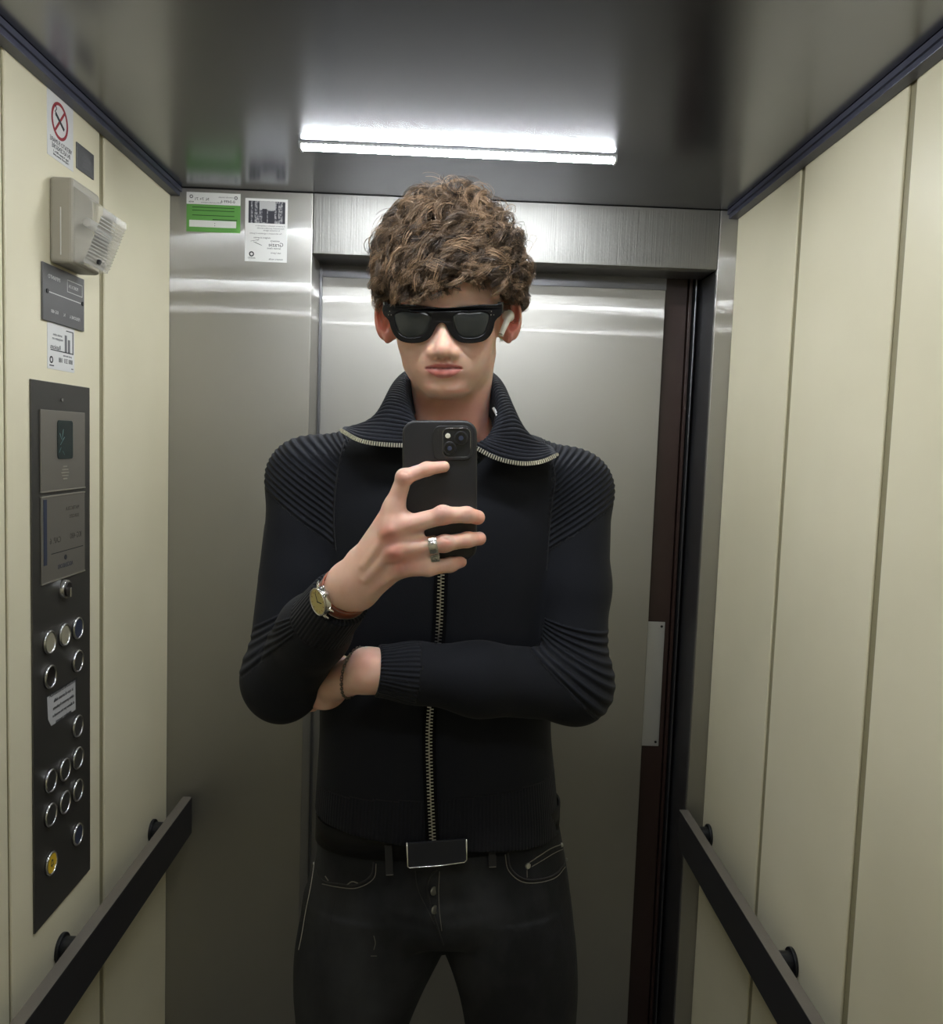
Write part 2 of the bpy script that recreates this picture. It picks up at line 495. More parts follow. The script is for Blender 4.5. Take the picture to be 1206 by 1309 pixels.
cop = empty('control_panel', (XL, 1.342, 0.813), 'tall narrow dark steel elevator button panel on the left cream wall', 'control panel')
P0, P1, Q0, Q1 = 1.2445, 1.4425, 0.8128, 1.6514
box('faceplate', (0, 0, 0), (P1 - P0, Q1 - Q0, 0.0030), M['cop'], cop, 0.0008, lw(P0, Q0))
OFF = 0.0030
# display module
ft = lw(0, 0, OFF)
def pl_rect(px, py):
    q = onx(px, py, XL + OFF); return q[1], q[2]
a = pl_rect(50, 523); b = pl_rect(107, 626)
def plate_on(name, y0, z0, y1, z1, th, m, parent, off=OFF, bev=0.0006):
    return box(name, (0, 0, 0), (y1 - y0, z1 - z0, th), m, parent, bev, lw(y0, z0, off))
ya, za = pl_rect(50, 523); yb, zb = pl_rect(107, 622)
dm = plate_on('display_module', ya, zb, yb, za, 0.0025, M['cop2'], cop)
tag(dm, 'brushed brownish steel module with a small dark screen')
plate_on('module_rim', ya, zb - 0.002, yb, zb, 0.0034, M['cop2_edge'], cop, OFF, 0.0003)
y0, z0 = pl_rect(71, 537); y1, z1 = pl_rect(90.5, 586)
sc = shape2d('screen', rrect(0, 0, y1 - y0, abs(z0 - z1), 0.005), [], 0.0012, M['screen'], lw(y0, z1, OFF + 0.0030), dm)
for sx0, sy0, sx1, sy1 in ((0.008, 0.022, 0.022, 0.034), (0.004, 0.010, 0.010, 0.018), (0.014, 0.030, 0.018, 0.046), (0.006, 0.040, 0.012, 0.030), (0.016, 0.012, 0.022, 0.006)):
    tube('scratch', [lw(y0, z1, OFF + 0.0038) @ Vector((sx0, sy0, 0)), lw(y0, z1, OFF + 0.0038) @ Vector((sx1, sy1, 0))], 0.00025, M['scratch'], dm, 4)
cyl('indicator_lamp', (XL + OFF + 0.001, *pl_rect(78, 511)), (1, 0, 0), 0.0028, 0.003, M['chrome'], cop, 16)
yc, zc_ = pl_rect(81, 604)
for i, w_ in enumerate((0.010, 0.016, 0.019, 0.016, 0.010)):
    zz = zc_ + (2 - i) * 0.0048
    plate_on('speaker_slot', yc - w_ / 2 * 1.3, zz - 0.0009, yc + w_ / 2 * 1.3, zz + 0.0009, 0.0014, M['cop2_edge'], dm, OFF + 0.002, 0.0002)
# information plate under the display
ya, za = pl_rect(51, 636); yb, zb = pl_rect(107, 729)
ip = plate_on('information_plate', ya, zb, yb, za, 0.0022, M['cop2'], cop)
tag(ip, 'worn brownish information plate with faint lettering')
for z_ in (za, zb):
    plate_on('plate_rim', ya, z_ - 0.001, yb, z_ + 0.001, 0.0030, M['cop2_edge'], cop, OFF, 0.0003)
plate_on('blue_film', ya + 0.006, zb + 0.028, ya + 0.016, za - 0.004, 0.0006, M['btn_blue'], cop, OFF + 0.0022, 0.0001)
def ip_text(s, px, py, size, m=M['ink_faint']):
    y_, z_ = pl_rect(px, py)
    text_mesh('lettering', s, size, lw(y_, z_, OFF + 0.0023), m, ip, True, 0.0001)
ip_text('MATRICOLA', 91, 649, 0.0085); ip_text('ESERCIZIO', 93, 659, 0.0075)
ip_text('KG 480', 95, 684, 0.013); ip_text('CAP. 6', 69, 691, 0.013)
y_, z_ = pl_rect(80, 704)
plate_on('engraved_line', ya + 0.03, z_ - 0.0006, yb - 0.008, z_ + 0.0006, 0.0003, M['ink'], ip, OFF + 0.0023, 0)
y_, z_ = pl_rect(82, 712)
cyl('round_mark', (XL + OFF + 0.0025, y_, z_), (1, 0, 0), 0.004, 0.0006, M['ink'], ip, 20)
ip_text('ASCENSORI', 82, 722, 0.010, M['btn_blue'])
# key switch
y_, z_ = pl_rect(80.5, 753)
ks = empty('key_switch', (XL + OFF, y_, z_)); ks.parent = cop; ks.matrix_parent_inverse = Matrix.Translation(-Vector(cop.location))
bm = bmesh.new(); bm_cyl(bm, (XL + OFF + 0.004, y_, z_), (1, 0, 0), 0.0165, 0.008, 32, 0.0145, 0.001)
bm_obj('collar', bm, M['chrome'], ks, True)
bm = bmesh.new(); bm_cyl(bm, (XL + OFF + 0.0085, y_, z_), (1, 0, 0), 0.0115, 0.003, 32, None, 0.0006)
bm_obj('barrel', bm, M['btn_black'], ks)
box('keyhole_lever', (XL + OFF + 0.008, y_ - 0.003, z_ - 0.012), (XL + OFF + 0.014, y_ + 0.002, z_ + 0.003), M['chrome'], ks, 0.001)
# buttons
BTN = [(61.7, 821, 'btn_light', 'pale cream round cap'), (81, 811.4, 'btn_light', 'pale cream round cap'), (98, 803, 'btn_blue', 'dark blue round cap'),
       (98, 845, 'btn_dark', None), (62.7, 865, 'btn_black', 'black hollow round cap'), (98, 928, 'btn_dark', None), (98, 969, 'btn_dark', None),
       (81.3, 983.7, 'btn_dark', None), (63.3, 998, 'btn_dark', None), (98, 1010, 'btn_dark', None), (81.3, 1025.4, 'btn_dark', None),
       (63.3, 1041.5, 'btn_dark', None), (98, 1066.5, 'btn_blue', 'dark blue round cap'), (64, 1103.4, 'btn_yellow', 'yellow alarm cap with a bell sign')]
for px, py, mk, lab in BTN:
    y_, z_ = pl_rect(px, py)
    bm = bmesh.new()
    ring_bm(bm, (XL + OFF, y_, z_), (1, 0, 0), 0.0165, [(0.0024, 0), (0.0022, 0.0034), (0.0008, 0.0050), (-0.0010, 0.0042), (-0.0013, 0)], 32)
    o = bm_obj('button', bm, M['chrome'], cop, True)
    cp = cyl('button_cap', (XL + OFF + 0.0016, y_, z_), (1, 0, 0), 0.0152, 0.0034 if mk != 'btn_black' else 0.0012, M[mk], o, 32, None, 0.0006)
    if lab: cp['label'] = lab
    if mk == 'btn_yellow':
        f2 = lw(y_, z_, OFF + 0.0035)
        bell = [(-0.0045, -0.004), (0.0045, -0.004), (0.0035, -0.001), (0.0030, 0.004), (0.0015, 0.0062), (-0.0015, 0.0062), (-0.0030, 0.004), (-0.0035, -0.001)]
        inn = [(x * 0.62, y * 0.62 + 0.0002) for x, y in bell]
        shape2d('bell_sign', bell, [inn], 0.0004, M['ink'], f2, cp)
        box('bell_clapper', (-0.0012, -0.0062, 0), (0.0012, -0.0048, 0.0003), M['ink'], cp, 0, f2)
# paper sticker on the panel, tilted
cs = [onx(px, py, XL + OFF + 0.0006) for px, py in ((60.5, 891.5), (96.2, 869.5), (96.5, 907), (65.5, 928), (61.5, 920))]
c0 = cs[0]
pts = [(c[1] - c0[1], c[2] - c0[2]) for c in cs]
st = shape2d('paper_sticker', pts[::-1], [], 0.0006, M['paper_grey'], lw(c0[1], c0[2], OFF + 0.0005))
tag(st, 'small pale grey sticker with printed lines and a curled corner on the button panel', 'sticker')
ctr = np.mean(np.array(cs)[:4], axis=0)
exd = Vector((0, cs[1][1] - cs[0][1], cs[1][2] - cs[0][2]))
for i, (s, sz) in enumerate((('ISTRUZIONI EMERGENZA', 0.0098), ('in caso di arresto della', 0.0085), ('cabina premere il pulsante', 0.0080), ('di allarme per tre secondi e', 0.0078), ('attendere i soccorsi', 0.0078))):
    eu = Vector((0, 0, 1))
    o_ = Vector(ctr) + Vector((0.0007, 0.002, 0.025 - i * 0.0118))
    fr = frame_of(o_, exd, eu)
    text_mesh('lettering', s, sz, fr, M['ink'], st, True, 0.0001, 'CENTER', 0.86)

# engraved grey plate under the lamp
eng = empty('engraved_plate', (XL, 1.35, 1.785), 'grey engraved metal plate with a white line, screwed below the wall lamp', 'plate')
fr = lw(1.281, 1.7415)
W_, H_ = 0.1395, 0.084
box('plate', (0, 0, 0), (W_, H_, 0.0035), M['grey_plate'], eng, 0.0006, fr)
def ep(name, x0, y0, x1, y1, m=M['ink_white']):
    return box(name, (x0, y0, 0.0034), (x1, y1, 0.0038), m, eng, 0, fr)
ep('engraved_line', 0.018, 0.0425, 0.126, 0.0440)
for x0, y0, x1, y1 in ((0.078, 0.0535, 0.132, 0.0545), (0.078, 0.0715, 0.132, 0.0725), (0.078, 0.0535, 0.079, 0.0725), (0.131, 0.0535, 0.132, 0.0725)):
    ep('engraved_frame', x0, y0, x1, y1)
text_mesh('lettering', 'IMPIANTO', 0.0085, lw(1.281 + 0.035, 1.7415 + 0.066, 0.0035), M['ink_white'], eng, True, 0.0001)
text_mesh('lettering', 'PORTATA', 0.0075, lw(1.281 + 0.100, 1.7415 + 0.063, 0.0035), M['ink_white'], eng, True, 0.0001)
for s, x in (('KG 480', 0.036), ('N.', 0.068), ('PERSONE 6', 0.105)):
    text_mesh('lettering', s, 0.0075, lw(1.281 + x, 1.7415 + 0.016, 0.0035), M['ink_white'], eng, True, 0.0001)
for x in (0.012, 0.132):
    cyl('screw', fr @ Vector((x, 0.0435, 0.004)), (1, 0, 0), 0.0035, 0.002, M['bracket'], eng, 12)

# small grey plate near the top
sg = box('small_plate', (0, 0, 0), (0.064, 0.0405, 0.002), M['grey_plate'], None, 0.0005, lw(1.3985, 1.9960))
tag(sg, 'small grey metal plate with dark marks beside the no smoking notice', 'plate')
for i, (w_, z_) in enumerate(((0.020, 0.026), (0.030, 0.020), (0.024, 0.014), (0.034, 0.008))):
    box('dark_mark', (0.036 - w_ / 2, z_, 0.0019), (0.036 + w_ / 2, z_ + 0.0035, 0.0022), M['ink_grey'], sg, 0, lw(1.3985, 1.9960))

# no smoking notice
ns_ = box('no_smoking_notice', (0, 0, 0), (0.086, 0.0945, 0.0006), M['paper'], None, 0, lw(1.3025, 1.9863))
tag(ns_, 'white notice with a red no smoking circle near the ceiling on the left wall', 'notice')
fr = lw(1.3025 + 0.040, 1.9863 + 0.060, 0.0006)
bm = bmesh.new(); ring_bm(bm, fr @ Vector((0, 0, 0)), (1, 0, 0), 0.0245, [(0.0028, 0), (0.0028, 0.0004), (-0.0018, 0.0004), (-0.0018, 0)], 40)
bm_obj('red_circle', bm, M['ink_red'], ns_)
ca, sa = math.cos(math.radians(45)), math.sin(math.radians(45))
f45 = fr @ Matrix.Rotation(math.radians(48), 4, 'Z')
box('red_bar', (-0.023, -0.002, 0), (0.023, 0.002, 0.0004), M['ink_red'], ns_, 0, f45)
f_ = fr @ Matrix.Rotation(math.radians(-30), 4, 'Z')
box('cigarette_sign', (-0.016, -0.0022, 0), (0.016, 0.0022, 0.0006), M['ink'], ns_, 0, f_)
tube('smoke_sign', [fr @ Vector((-0.013 + 0.003 * math.sin(t * 2.2), 0.004 + t * 0.003, 0.0003)) for t in range(6)], 0.0007, M['ink'], ns_, 4)
for s, sz, z_ in (('VIETATO FUMARE', 0.0098, 0.0265), ('IN ASCENSORE', 0.0098, 0.0180), ('Legge 16 gennaio 2003 n. 3', 0.0050, 0.0110), ('i trasgressori saranno puniti', 0.0050, 0.0065)):
    text_mesh('lettering', s, sz, lw(1.3025 + 0.044, 1.9863 + z_, 0.0006), M['ink'], ns_, True, 0.0001, 'CENTER', 0.92)

# paper notice under the engraved plate
nt = box('paper_notice', (0, 0, 0), (0.0905, 0.0700, 0.0006), M['paper'], None, 0, lw(1.2995, 1.6715))
tag(nt, 'small white printed notice stuck between the engraved plate and the button panel', 'notice')
fr = lw(1.2995, 1.6715, 0.0006)
def ntb(name, x0, y0, x1, y1, m):
    box(name, (x0, y0, 0), (x1, y1, 0.0003), m, nt, 0, fr)
ntb('print_tower', 0.057, 0.030, 0.064, 0.056, M['ink_grey']); ntb('print_tower', 0.068, 0.030, 0.075, 0.050, M['ink_grey'])
ntb('print_frame', 0.084, 0.028, 0.0865, 0.064, M['ink']); ntb('print_frame', 0.062, 0.0625, 0.0865, 0.064, M['ink']); ntb('print_frame', 0.010, 0.0285, 0.0865, 0.0300, M['ink'])
for s, sz, x, z_ in (('servizio attivo', 0.006, 0.033, 0.053), ('ventiquattro ore', 0.006, 0.033, 0.047), ('Rassicura', 0.010, 0.026, 0.034), ('pronto intervento', 0.0045, 0.066, 0.024), ('800 331 188', 0.0105, 0.060, 0.0155)):
    text_mesh('lettering', s, sz, lw(1.2995 + x, 1.6715 + z_, 0.0006), M['ink_grey'] if sz < 0.009 else M['ink'], nt, True, 0.0001, 'CENTER', 0.9)
bm = bmesh.new(); ring_bm(bm, fr @ Vector((0.012, 0.014, 0)), (1, 0, 0), 0.0042, [(0.0012, 0), (0.0012, 0.0004), (-0.0010, 0.0004), (-0.0010, 0)], 20)
bm_obj('round_mark', bm, M['ink'], nt)
ntb('print_line', 0.006, 0.0045, 0.020, 0.0062, M['ink']); ntb('print_line', 0.080, 0.0045, 0.086, 0.0060, M['ink_grey'])

# emergency lamp
em = empty('emergency_light', (XL, 1.36, 1.89), 'grey wall lamp with a clear ribbed wedge lens on the left wall', 'wall light')
y0, y1, z0, z1 = 1.3065, 1.405, 1.8290, 1.9560
bm = bmesh.new()
bm_box(bm, (XL, y0, z0), (XL + 0.036, y1, z1), 0.006, None, 3)
bm_obj('lamp_body', bm, M['lamp_box'], em)
box('body_seam', (XL + 0.017, y0 - 0.0007, z0 + 0.012), (XL + 0.0185, y1, z1 - 0.045), M['ink_white'], em, 0.0003)
# lens: stepped wedge, ribs are real ridges
prof = [(0.034, z1 - 0.012)]
prof += [(0.050, z1 - 0.024), (0.070, z1 - 0.038), (0.079, z1 - 0.043), (0.079, z1 - 0.052)]
zz = z1 - 0.052; xx = 0.076
while zz > z0 + 0.010:
    prof.append((xx + 0.0025, zz - 0.0018)); prof.append((xx - 0.0005, zz - 0.0042))
    zz -= 0.0048; xx -= 0.0019
prof += [(xx, z0 + 0.004), (0.034, z0 + 0.004)]
vs = []; fs = []
nP = len(prof)
for yy in (y0 + 0.004, y1 - 0.004):
    for x_, z_ in prof: vs.append((XL + x_, yy, z_))
for i in range(nP):
    j = (i + 1) % nP; fs.append((i, j, nP + j, nP + i))
fs.append(tuple(range(nP))[::-1]); fs.append(tuple(range(nP, 2 * nP)))
ln = mesh_obj('ribbed_lens', vs, fs, M['lamp_lens'], em)
tag(ln, 'clear ribbed plastic lens')
cyl('bulb', (XL + 0.050, (y0 + y1) / 2, z1 - 0.062), (0, 1, 0), 0.007, 0.06, M['paper'], em, 16, None, 0.002)
cyl('lens_screw', (XL + 0.056, y0 + 0.045, z0 + 0.012), (1, 0, -0.3), 0.004, 0.004, M['bracket'], em, 12)

# ------------------------------------------------------------------ stickers on the fixed steel panel
gx, gz = -0.5800, 2.0090
gs = box('green_sticker', (0, 0, 0), (0.1135, 0.0815, 0.0006), M['green'], None, 0, bw(gx, gz))
tag(gs, 'green sticker with a white printed top band on the steel panel beside the door', 'sticker')
fr = bw(gx, gz, 0.0006)
def gb(name, x0, y0, x1, y1, m, t=0.0003):
    return box(name, (x0, y0, 0), (x1, y1, t), m, gs, 0, fr)
gb('white_band', 0, 0.0570, 0.1135, 0.0815, M['paper'], 0.0002)
gb('white_label', 0.006, 0.010, 0.105, 0.0240, M['paper'], 0.0002)
for z_ in (0.050, 0.0435, 0.0335):
    gb('print_line', 0.012, z_, 0.101, z_ + 0.0016, M['ink_green_dark'])
gb('print_line', 0.055, 0.0255, 0.107, 0.0270, M['ink'])
def gt(s, x, z_, sz, m=M['ink']):
    text_mesh('lettering', s, sz, bw(gx + x, gz + z_, 0.0009), m, gs, True, 0.0001)
gt('N. 7+ 71', 0.032, 0.0675, 0.0085); gt('0-0499 6', 0.087, 0.0640, 0.0085); gt('controllo annuale', 0.083, 0.0730, 0.0045, M['ink_grey'])
gt('ente', 0.010, 0.0620, 0.0060); gt('verifica periodica impianto', 0.052, 0.0610, 0.004, M['ink_grey']); gt(':', 0.060, 0.0170, 0.014)
for cx_ in (0.010, 0.104):
    bm = bmesh.new(); ring_bm(bm, fr @ Vector((cx_, 0.0725, 0)), (0, -1, 0), 0.0028, [(0.001, 0), (0.001, 0.0004), (-0.001, 0.0004), (-0.001, 0)], 18)
    bm_obj('round_mark', bm, M['ink_grey'], gs)

px_, pz_ = -0.4562, 1.9518
pn = box('picture_notice', (0, 0, 0), (0.0895, 0.1310, 0.0006), M['paper'], None, 0, bw(px_, pz_))
tag(pn, 'white notice with a grey street photograph and small print beside the green sticker', 'notice')
fr = bw(px_, pz_, 0.0006)
def pb(name, x0, y0, x1, y1, m, t=0.0002):
    return box(name, (x0, y0, 0), (x1, y1, t), m, pn, 0, fr)
M['photo_mid'] = mat('photo_grey', srgb(112, 112, 118), 0.5); M['photo_dark'] = mat('photo_dark', srgb(48, 48, 56), 0.5)
noise_color(M['photo_mid'], srgb(70, 70, 80), srgb(160, 160, 160), 260, (1, 1, 1), 0.4, 0.6)
pb('picture', 0.007, 0.0800, 0.0845, 0.1260, M['photo_mid'])
pb('picture_sky', 0.030, 0.1080, 0.064, 0.1255, M['paper_grey'], 0.0003)
for x0, x1, y0_, y1_ in ((0.007, 0.012, 0.080, 0.126), (0.016, 0.020, 0.080, 0.126), (0.026, 0.030, 0.098, 0.122), (0.036, 0.046, 0.082, 0.110), (0.048, 0.062, 0.080, 0.106), (0.066, 0.070, 0.086, 0.122), (0.079, 0.0845, 0.080, 0.124)):
    pb('picture_shape', x0, y0_, x1, y1_, M['photo_dark'], 0.0004)
for s, x, z_, sz in (('Il presente impianto e sottoposto a', 0.053, 0.075, 0.0048), ('manutenzione periodica secondo', 0.054, 0.070, 0.0048), ('la normativa vigente', 0.056, 0.0655, 0.0048),
                     ('Per informazioni e segnalazioni di guasto', 0.044, 0.0590, 0.0046), ('rivolgersi al servizio', 0.036, 0.0500, 0.0050), ('assistenza', 0.064, 0.0440, 0.0055),
                     ('Servizio clienti', 0.062, 0.0285, 0.0055), ('tutti i giorni', 0.066, 0.0190, 0.0050), ('numero verde', 0.066, 0.0060, 0.0058)):
    text_mesh('lettering', s, sz, bw(px_ + x, pz_ + z_, 0.0006), M['ink_grey'] if sz < 0.005 else M['ink'], pn, True, 0.0001, 'CENTER', 0.9)
text_mesh('lettering', 'Grazie', 0.012, bw(px_ + 0.066, pz_ + 0.036, 0.0006), M['ink'], pn, True, 0.0001)
tube('signature', [fr @ Vector(q) for q in ((0.012, 0.042, 0.0003), (0.030, 0.046, 0.0003), (0.022, 0.040, 0.0003), (0.036, 0.034, 0.0003), (0.018, 0.041, 0.0003))], 0.0004, M['ink'], pn, 4)
bm = bmesh.new(); ring_bm(bm, fr @ Vector((0.0145, 0.0155, 0)), (0, -1, 0), 0.0042, [(0.0012, 0), (0.0012, 0.0004), (-0.0012, 0.0004), (-0.0012, 0)], 24)
bm_obj('round_mark', bm, M['ink'], pn)
text_mesh('lettering', 'ASSISTO', 0.0045, bw(px_ + 0.0145, pz_ + 0.0070, 0.0006), M['ink'], pn, True, 0.0001)
# ================================================================== SDF MODELLING (bodies and clothes)
f32 = np.float32

class Prim:
    """distance function with its own frame: local = (p - o) @ A, scaled"""
    def __init__(s, fn, lo, hi, o=(0, 0, 0), A=None, sc=1.0):
        s.fn = fn; s.o = np.array(o, float); s.A = np.eye(3) if A is None else np.array(A, float); s.sc = sc
        c = np.array([[x, y, z] for x in (lo[0], hi[0]) for y in (lo[1], hi[1]) for z in (lo[2], hi[2])], float) * sc
        w = c @ s.A.T + s.o
        s.lo = w.min(0); s.hi = w.max(0)
    def __call__(s, P):
        L = (P - s.o.astype(f32)) @ s.A.astype(f32)
        return s.fn(L / f32(s.sc)) * f32(s.sc)

def ell(c, r, fr=None, rot=None):
    c = np.array(c, float); r = np.array(r, float)
    Rm = np.eye(3) if rot is None else np.array(rot, float)
    def fn(L):
        q = (L - c.astype(f32)) @ Rm.astype(f32)
        k0 = np.sqrt(((q / r.astype(f32)) ** 2).sum(-1)) + 1e-9
        k1 = np.sqrt(((q / (r * r).astype(f32)) ** 2).sum(-1)) + 1e-9
        return k0 * (k0 - 1) / k1
    R_ = max(r)
    if rot is None: return Prim(fn, c - r, c + r, **(fr or {}))
    return Prim(fn, c - R_, c + R_, **(fr or {}))

def cone(a, b, ra, rb, fr=None):
    a = np.array(a, float); b = np.array(b, float); ba = b - a; L2 = (ba * ba).sum()
    def fn(L):
        pa = L - a.astype(f32)
        h = np.clip((pa @ ba.astype(f32)) / f32(L2), 0, 1)
        return np.sqrt(((pa - h[..., None] * ba.astype(f32)) ** 2).sum(-1)) - (ra + (rb - ra) * h)
    m = max(ra, rb)
    return Prim(fn, np.minimum(a, b) - m, np.maximum(a, b) + m, **(fr or {}))

def chain(P, R, fr=None):
    return [cone(P[i], P[i + 1], R[i], R[i + 1], fr) for i in range(len(P) - 1)]

def rbox(c, h, r, A, fr=None):
    """rounded box, centre c, half sizes h, axes = columns of A"""
    c = np.array(c, float); h = np.array(h, float) - r; A = np.array(A, float)
    def fn(L):
        q = np.abs((L - c.astype(f32)) @ A.astype(f32)) - h.astype(f32)
        return np.sqrt((np.maximum(q, 0) ** 2).sum(-1)) + np.minimum(q.max(-1), 0) - r
    R_ = np.linalg.norm(h) + r
    return Prim(fn, c - R_, c + R_, **(fr or {}))

def loft(lv, n=2.3):
    """levels (z, cx, cy, a, b), rising z"""
    lv = np.array(sorted(lv), float)
    z0, z1 = lv[0, 0], lv[-1, 0]
    zs = np.linspace(z0, z1, 200); tab = np.zeros((200, 4))
    sp = spline(lv, 600)
    for k in range(4): tab[:, k] = np.interp(zs, np.maximum.accumulate(sp[:, 0]), sp[:, k + 1])
    def fn(L):
        z = np.clip(L[..., 2], z0, z1)
        g = (z - z0) / (z1 - z0) * 199; i = np.clip(g.astype(int), 0, 198); t = (g - i)[..., None]
        q = tab[i] * (1 - t) + tab[i + 1] * t
        dx = np.abs((L[..., 0] - q[..., 0]) / q[..., 2]); dy = np.abs((L[..., 1] - q[..., 1]) / q[..., 3])
        rr = (dx ** n + dy ** n) ** (1 / n)
        m = np.minimum(q[..., 2], q[..., 3])
        rad = np.sqrt((L[..., 0] - q[..., 0]) ** 2 + (L[..., 1] - q[..., 1]) ** 2)
        d = np.where(rr > 1e-4, rad * (1 - 1 / np.maximum(rr, 1e-4)), -m)
        dz = np.abs(L[..., 2] - (z0 + z1) / 2) - (z1 - z0) / 2
        return np.where(dz > 0, np.sqrt(np.maximum(d, 0) ** 2 + dz ** 2), np.maximum(d, dz)).astype(f32)
    am = lv[:, 3].max(); bm_ = lv[:, 4].max()
    return Prim(fn, (lv[:, 1].min() - am, lv[:, 2].min() - bm_, z0), (lv[:, 1].max() + am, lv[:, 2].max() + bm_, z1))

def smin(a, b, k):
    if k <= 0: return np.minimum(a, b)
    h = np.maximum(k - np.abs(a - b), 0) / k
    return np.minimum(a, b) - h * h * k * 0.25

class Shape:
    """groups of ops; groups meet by a hard minimum.  op = (kind, prim, k)"""
    def __init__(s, groups): s.groups = groups
    def ev(s, P):
        out = None
        for g in s.groups:
            d = np.full(P.shape[:-1], 1.0, f32)
            for kind, pr, k in g:
                v = pr(P)
                d = smin(d, v, k) if kind == 'u' else -smin(-d, v, k)
            out = d if out is None else np.minimum(out, d)
        return out
    def ev_blocks(s, P, lo, hi):
        out = np.full(P.shape[:-1], 1.0, f32)
        for g in s.groups:
            d = np.full(P.shape[:-1], 1.0, f32)
            for kind, pr, k in g:
                mg = k + 0.012
                idx = np.nonzero(np.all((pr.lo - mg <= hi) & (pr.hi + mg >= lo), axis=1))[0]
                if len(idx) == 0: continue
                v = pr(P[idx]); cur = d[idx]
                d[idx] = smin(cur, v, k) if kind == 'u' else -smin(-cur, v, k)
            out = np.minimum(out, d)
        return out
    def bounds(s):
        ps = [p for g in s.groups for kd, p, k in g if kd == 'u']
        return np.min([p.lo for p in ps], 0) - 0.01, np.max([p.hi for p in ps], 0) + 0.01
    def grad(s, P, e=0.0006):
        g = np.zeros(P.shape, f32)
        for i in range(3):
            o = np.zeros(3, f32); o[i] = e
            g[..., i] = (s.ev(P + o) - s.ev(P - o)) / (2 * e)
        return g
    def grad4(s, P, e=0.0007):
        k = np.array([[1, -1, -1], [-1, -1, 1], [-1, 1, -1], [1, 1, 1]], f32)
        return sum(kk * s.ev(P + kk * f32(e))[..., None] for kk in k) / (4 * e)

def surface(shape, h, B=16):
    lo, hi = shape.bounds()
    n = np.ceil((hi - lo) / (h * B)).astype(int) + 1
    ii = np.stack(np.meshgrid(*[np.arange(k) for k in n], indexing='ij'), -1).reshape(-1, 3)
    blo = lo + ii * (h * B); bhi = blo + h * B
    # coarse probing of each block with 4^3 points
    t = np.linspace(0, 1, 4) * h * B
    gp = np.stack(np.meshgrid(t, t, t, indexing='ij'), -1).reshape(-1, 3)
    keep = np.zeros(len(ii), bool)
    for s0 in range(0, len(ii), 1500):
        sl = slice(s0, s0 + 1500)
        P = (blo[sl][:, None, :] + gp[None]).astype(f32)
        d = shape.ev_blocks(P, blo[sl], bhi[sl])
        keep[sl] = np.abs(d).min(1) < h * B * 0.42
    ii = ii[keep]; blo = blo[keep]; bhi = bhi[keep]
    t = np.arange(-1, B + 1) * h
    gp = np.stack(np.meshgrid(t, t, t, indexing='ij'), -1)
    N = n * B + 4
    VK = []; VP = []; QK = []
    co = np.array([[x, y, z] for x in (0, 1) for y in (0, 1) for z in (0, 1)])
    edges = [(a, b) for a in range(8) for b in range(a + 1, 8) if np.abs(co[a] - co[b]).sum() == 1]
    def key(c): return (c[..., 0] * N[1] + c[..., 1]) * N[2] + c[..., 2]
    for s0 in range(0, len(ii), 200):
        sl = slice(s0, s0 + 200)
        P = (blo[sl][:, None, None, None, :] + gp[None]).astype(f32)
        nb = P.shape[0]
        d = shape.ev_blocks(P.reshape(nb, -1, 3), blo[sl], bhi[sl]).reshape(nb, B + 2, B + 2, B + 2)
        d[d == 0] = 1e-9
        C = [d[:, c[0]:c[0] + B + 1, c[1]:c[1] + B + 1, c[2]:c[2] + B + 1] for c in co]
        neg = sum((c < 0).astype(np.int8) for c in C)
        act = np.argwhere((neg > 0) & (neg < 8))
        b_, ix = act[:, 0], act[:, 1:]
        cv = np.stack([c[b_, ix[:, 0], ix[:, 1], ix[:, 2]] for c in C], -1)
        acc = np.zeros((len(act), 3)); cnt = np.zeros(len(act))
        for a, b in edges:
            m = (cv[:, a] < 0) != (cv[:, b] < 0)
            tt = np.where(m, cv[:, a] / np.where(m, cv[:, a] - cv[:, b], 1), 0)
            acc += np.where(m[:, None], co[a] + tt[:, None] * (co[b] - co[a]), 0); cnt += m
        base = ii[sl][b_] * B + ix           # cell index shifted by +1 (cell -1 -> 0)
        VP.append(lo + (base - 1 + acc / cnt[:, None]) * h); VK.append(key(base))
        # quads: edges starting at grid points 0..B-1 of the block (array index 1..B)
        for ax in range(3):
            u, v = (ax + 1) % 3, (ax + 2) % 3
            A0 = d[:, 1:B + 1, 1:B + 1, 1:B + 1]
            s1 = [slice(1, B + 1)] * 3; s1[ax] = slice(2, B + 2)
            A1 = d[(slice(None),) + tuple(s1)]
            for sg in (0, 1):
                mm = np.argwhere((A0 < 0) & (A1 >= 0)) if sg == 0 else np.argwhere((A0 >= 0) & (A1 < 0))
                if len(mm) == 0: continue
                g = ii[sl][mm[:, 0]] * B + mm[:, 1:] + 1
                q = []
                for du, dv in ((0, 0), (-1, 0), (-1, -1), (0, -1)):
                    c = g.copy(); c[:, u] += du; c[:, v] += dv; q.append(key(c))
                q = np.stack(q, 1)
                QK.append(q if sg == 0 else q[:, ::-1])
    VK = np.concatenate(VK); VP = np.concatenate(VP); QK = np.concatenate(QK)
    uk, first = np.unique(VK, return_index=True)
    V = VP[first]
    pos = np.searchsorted(uk, QK); pos = np.minimum(pos, len(uk) - 1)
    F = pos[np.all(uk[pos] == QK, axis=1)]
    used = np.zeros(len(V), bool); used[F.ravel()] = True
    rm = np.cumsum(used) - 1
    return V[used], rm[F]

def project(shape, V, it=2, chunk=60000):
    V = V.astype(f32).copy()
    for _ in range(it):
        for s0 in range(0, len(V), chunk):
            P = V[s0:s0 + chunk]; g = shape.grad4(P); d = shape.ev(P)
            st = d[:, None] * g / np.maximum((g * g).sum(-1, keepdims=True), 0.2)
            ln_ = np.linalg.norm(st, axis=1, keepdims=True)
            V[s0:s0 + chunk] = P - st * np.minimum(1, 0.002 / np.maximum(ln_, 1e-9))
    return V

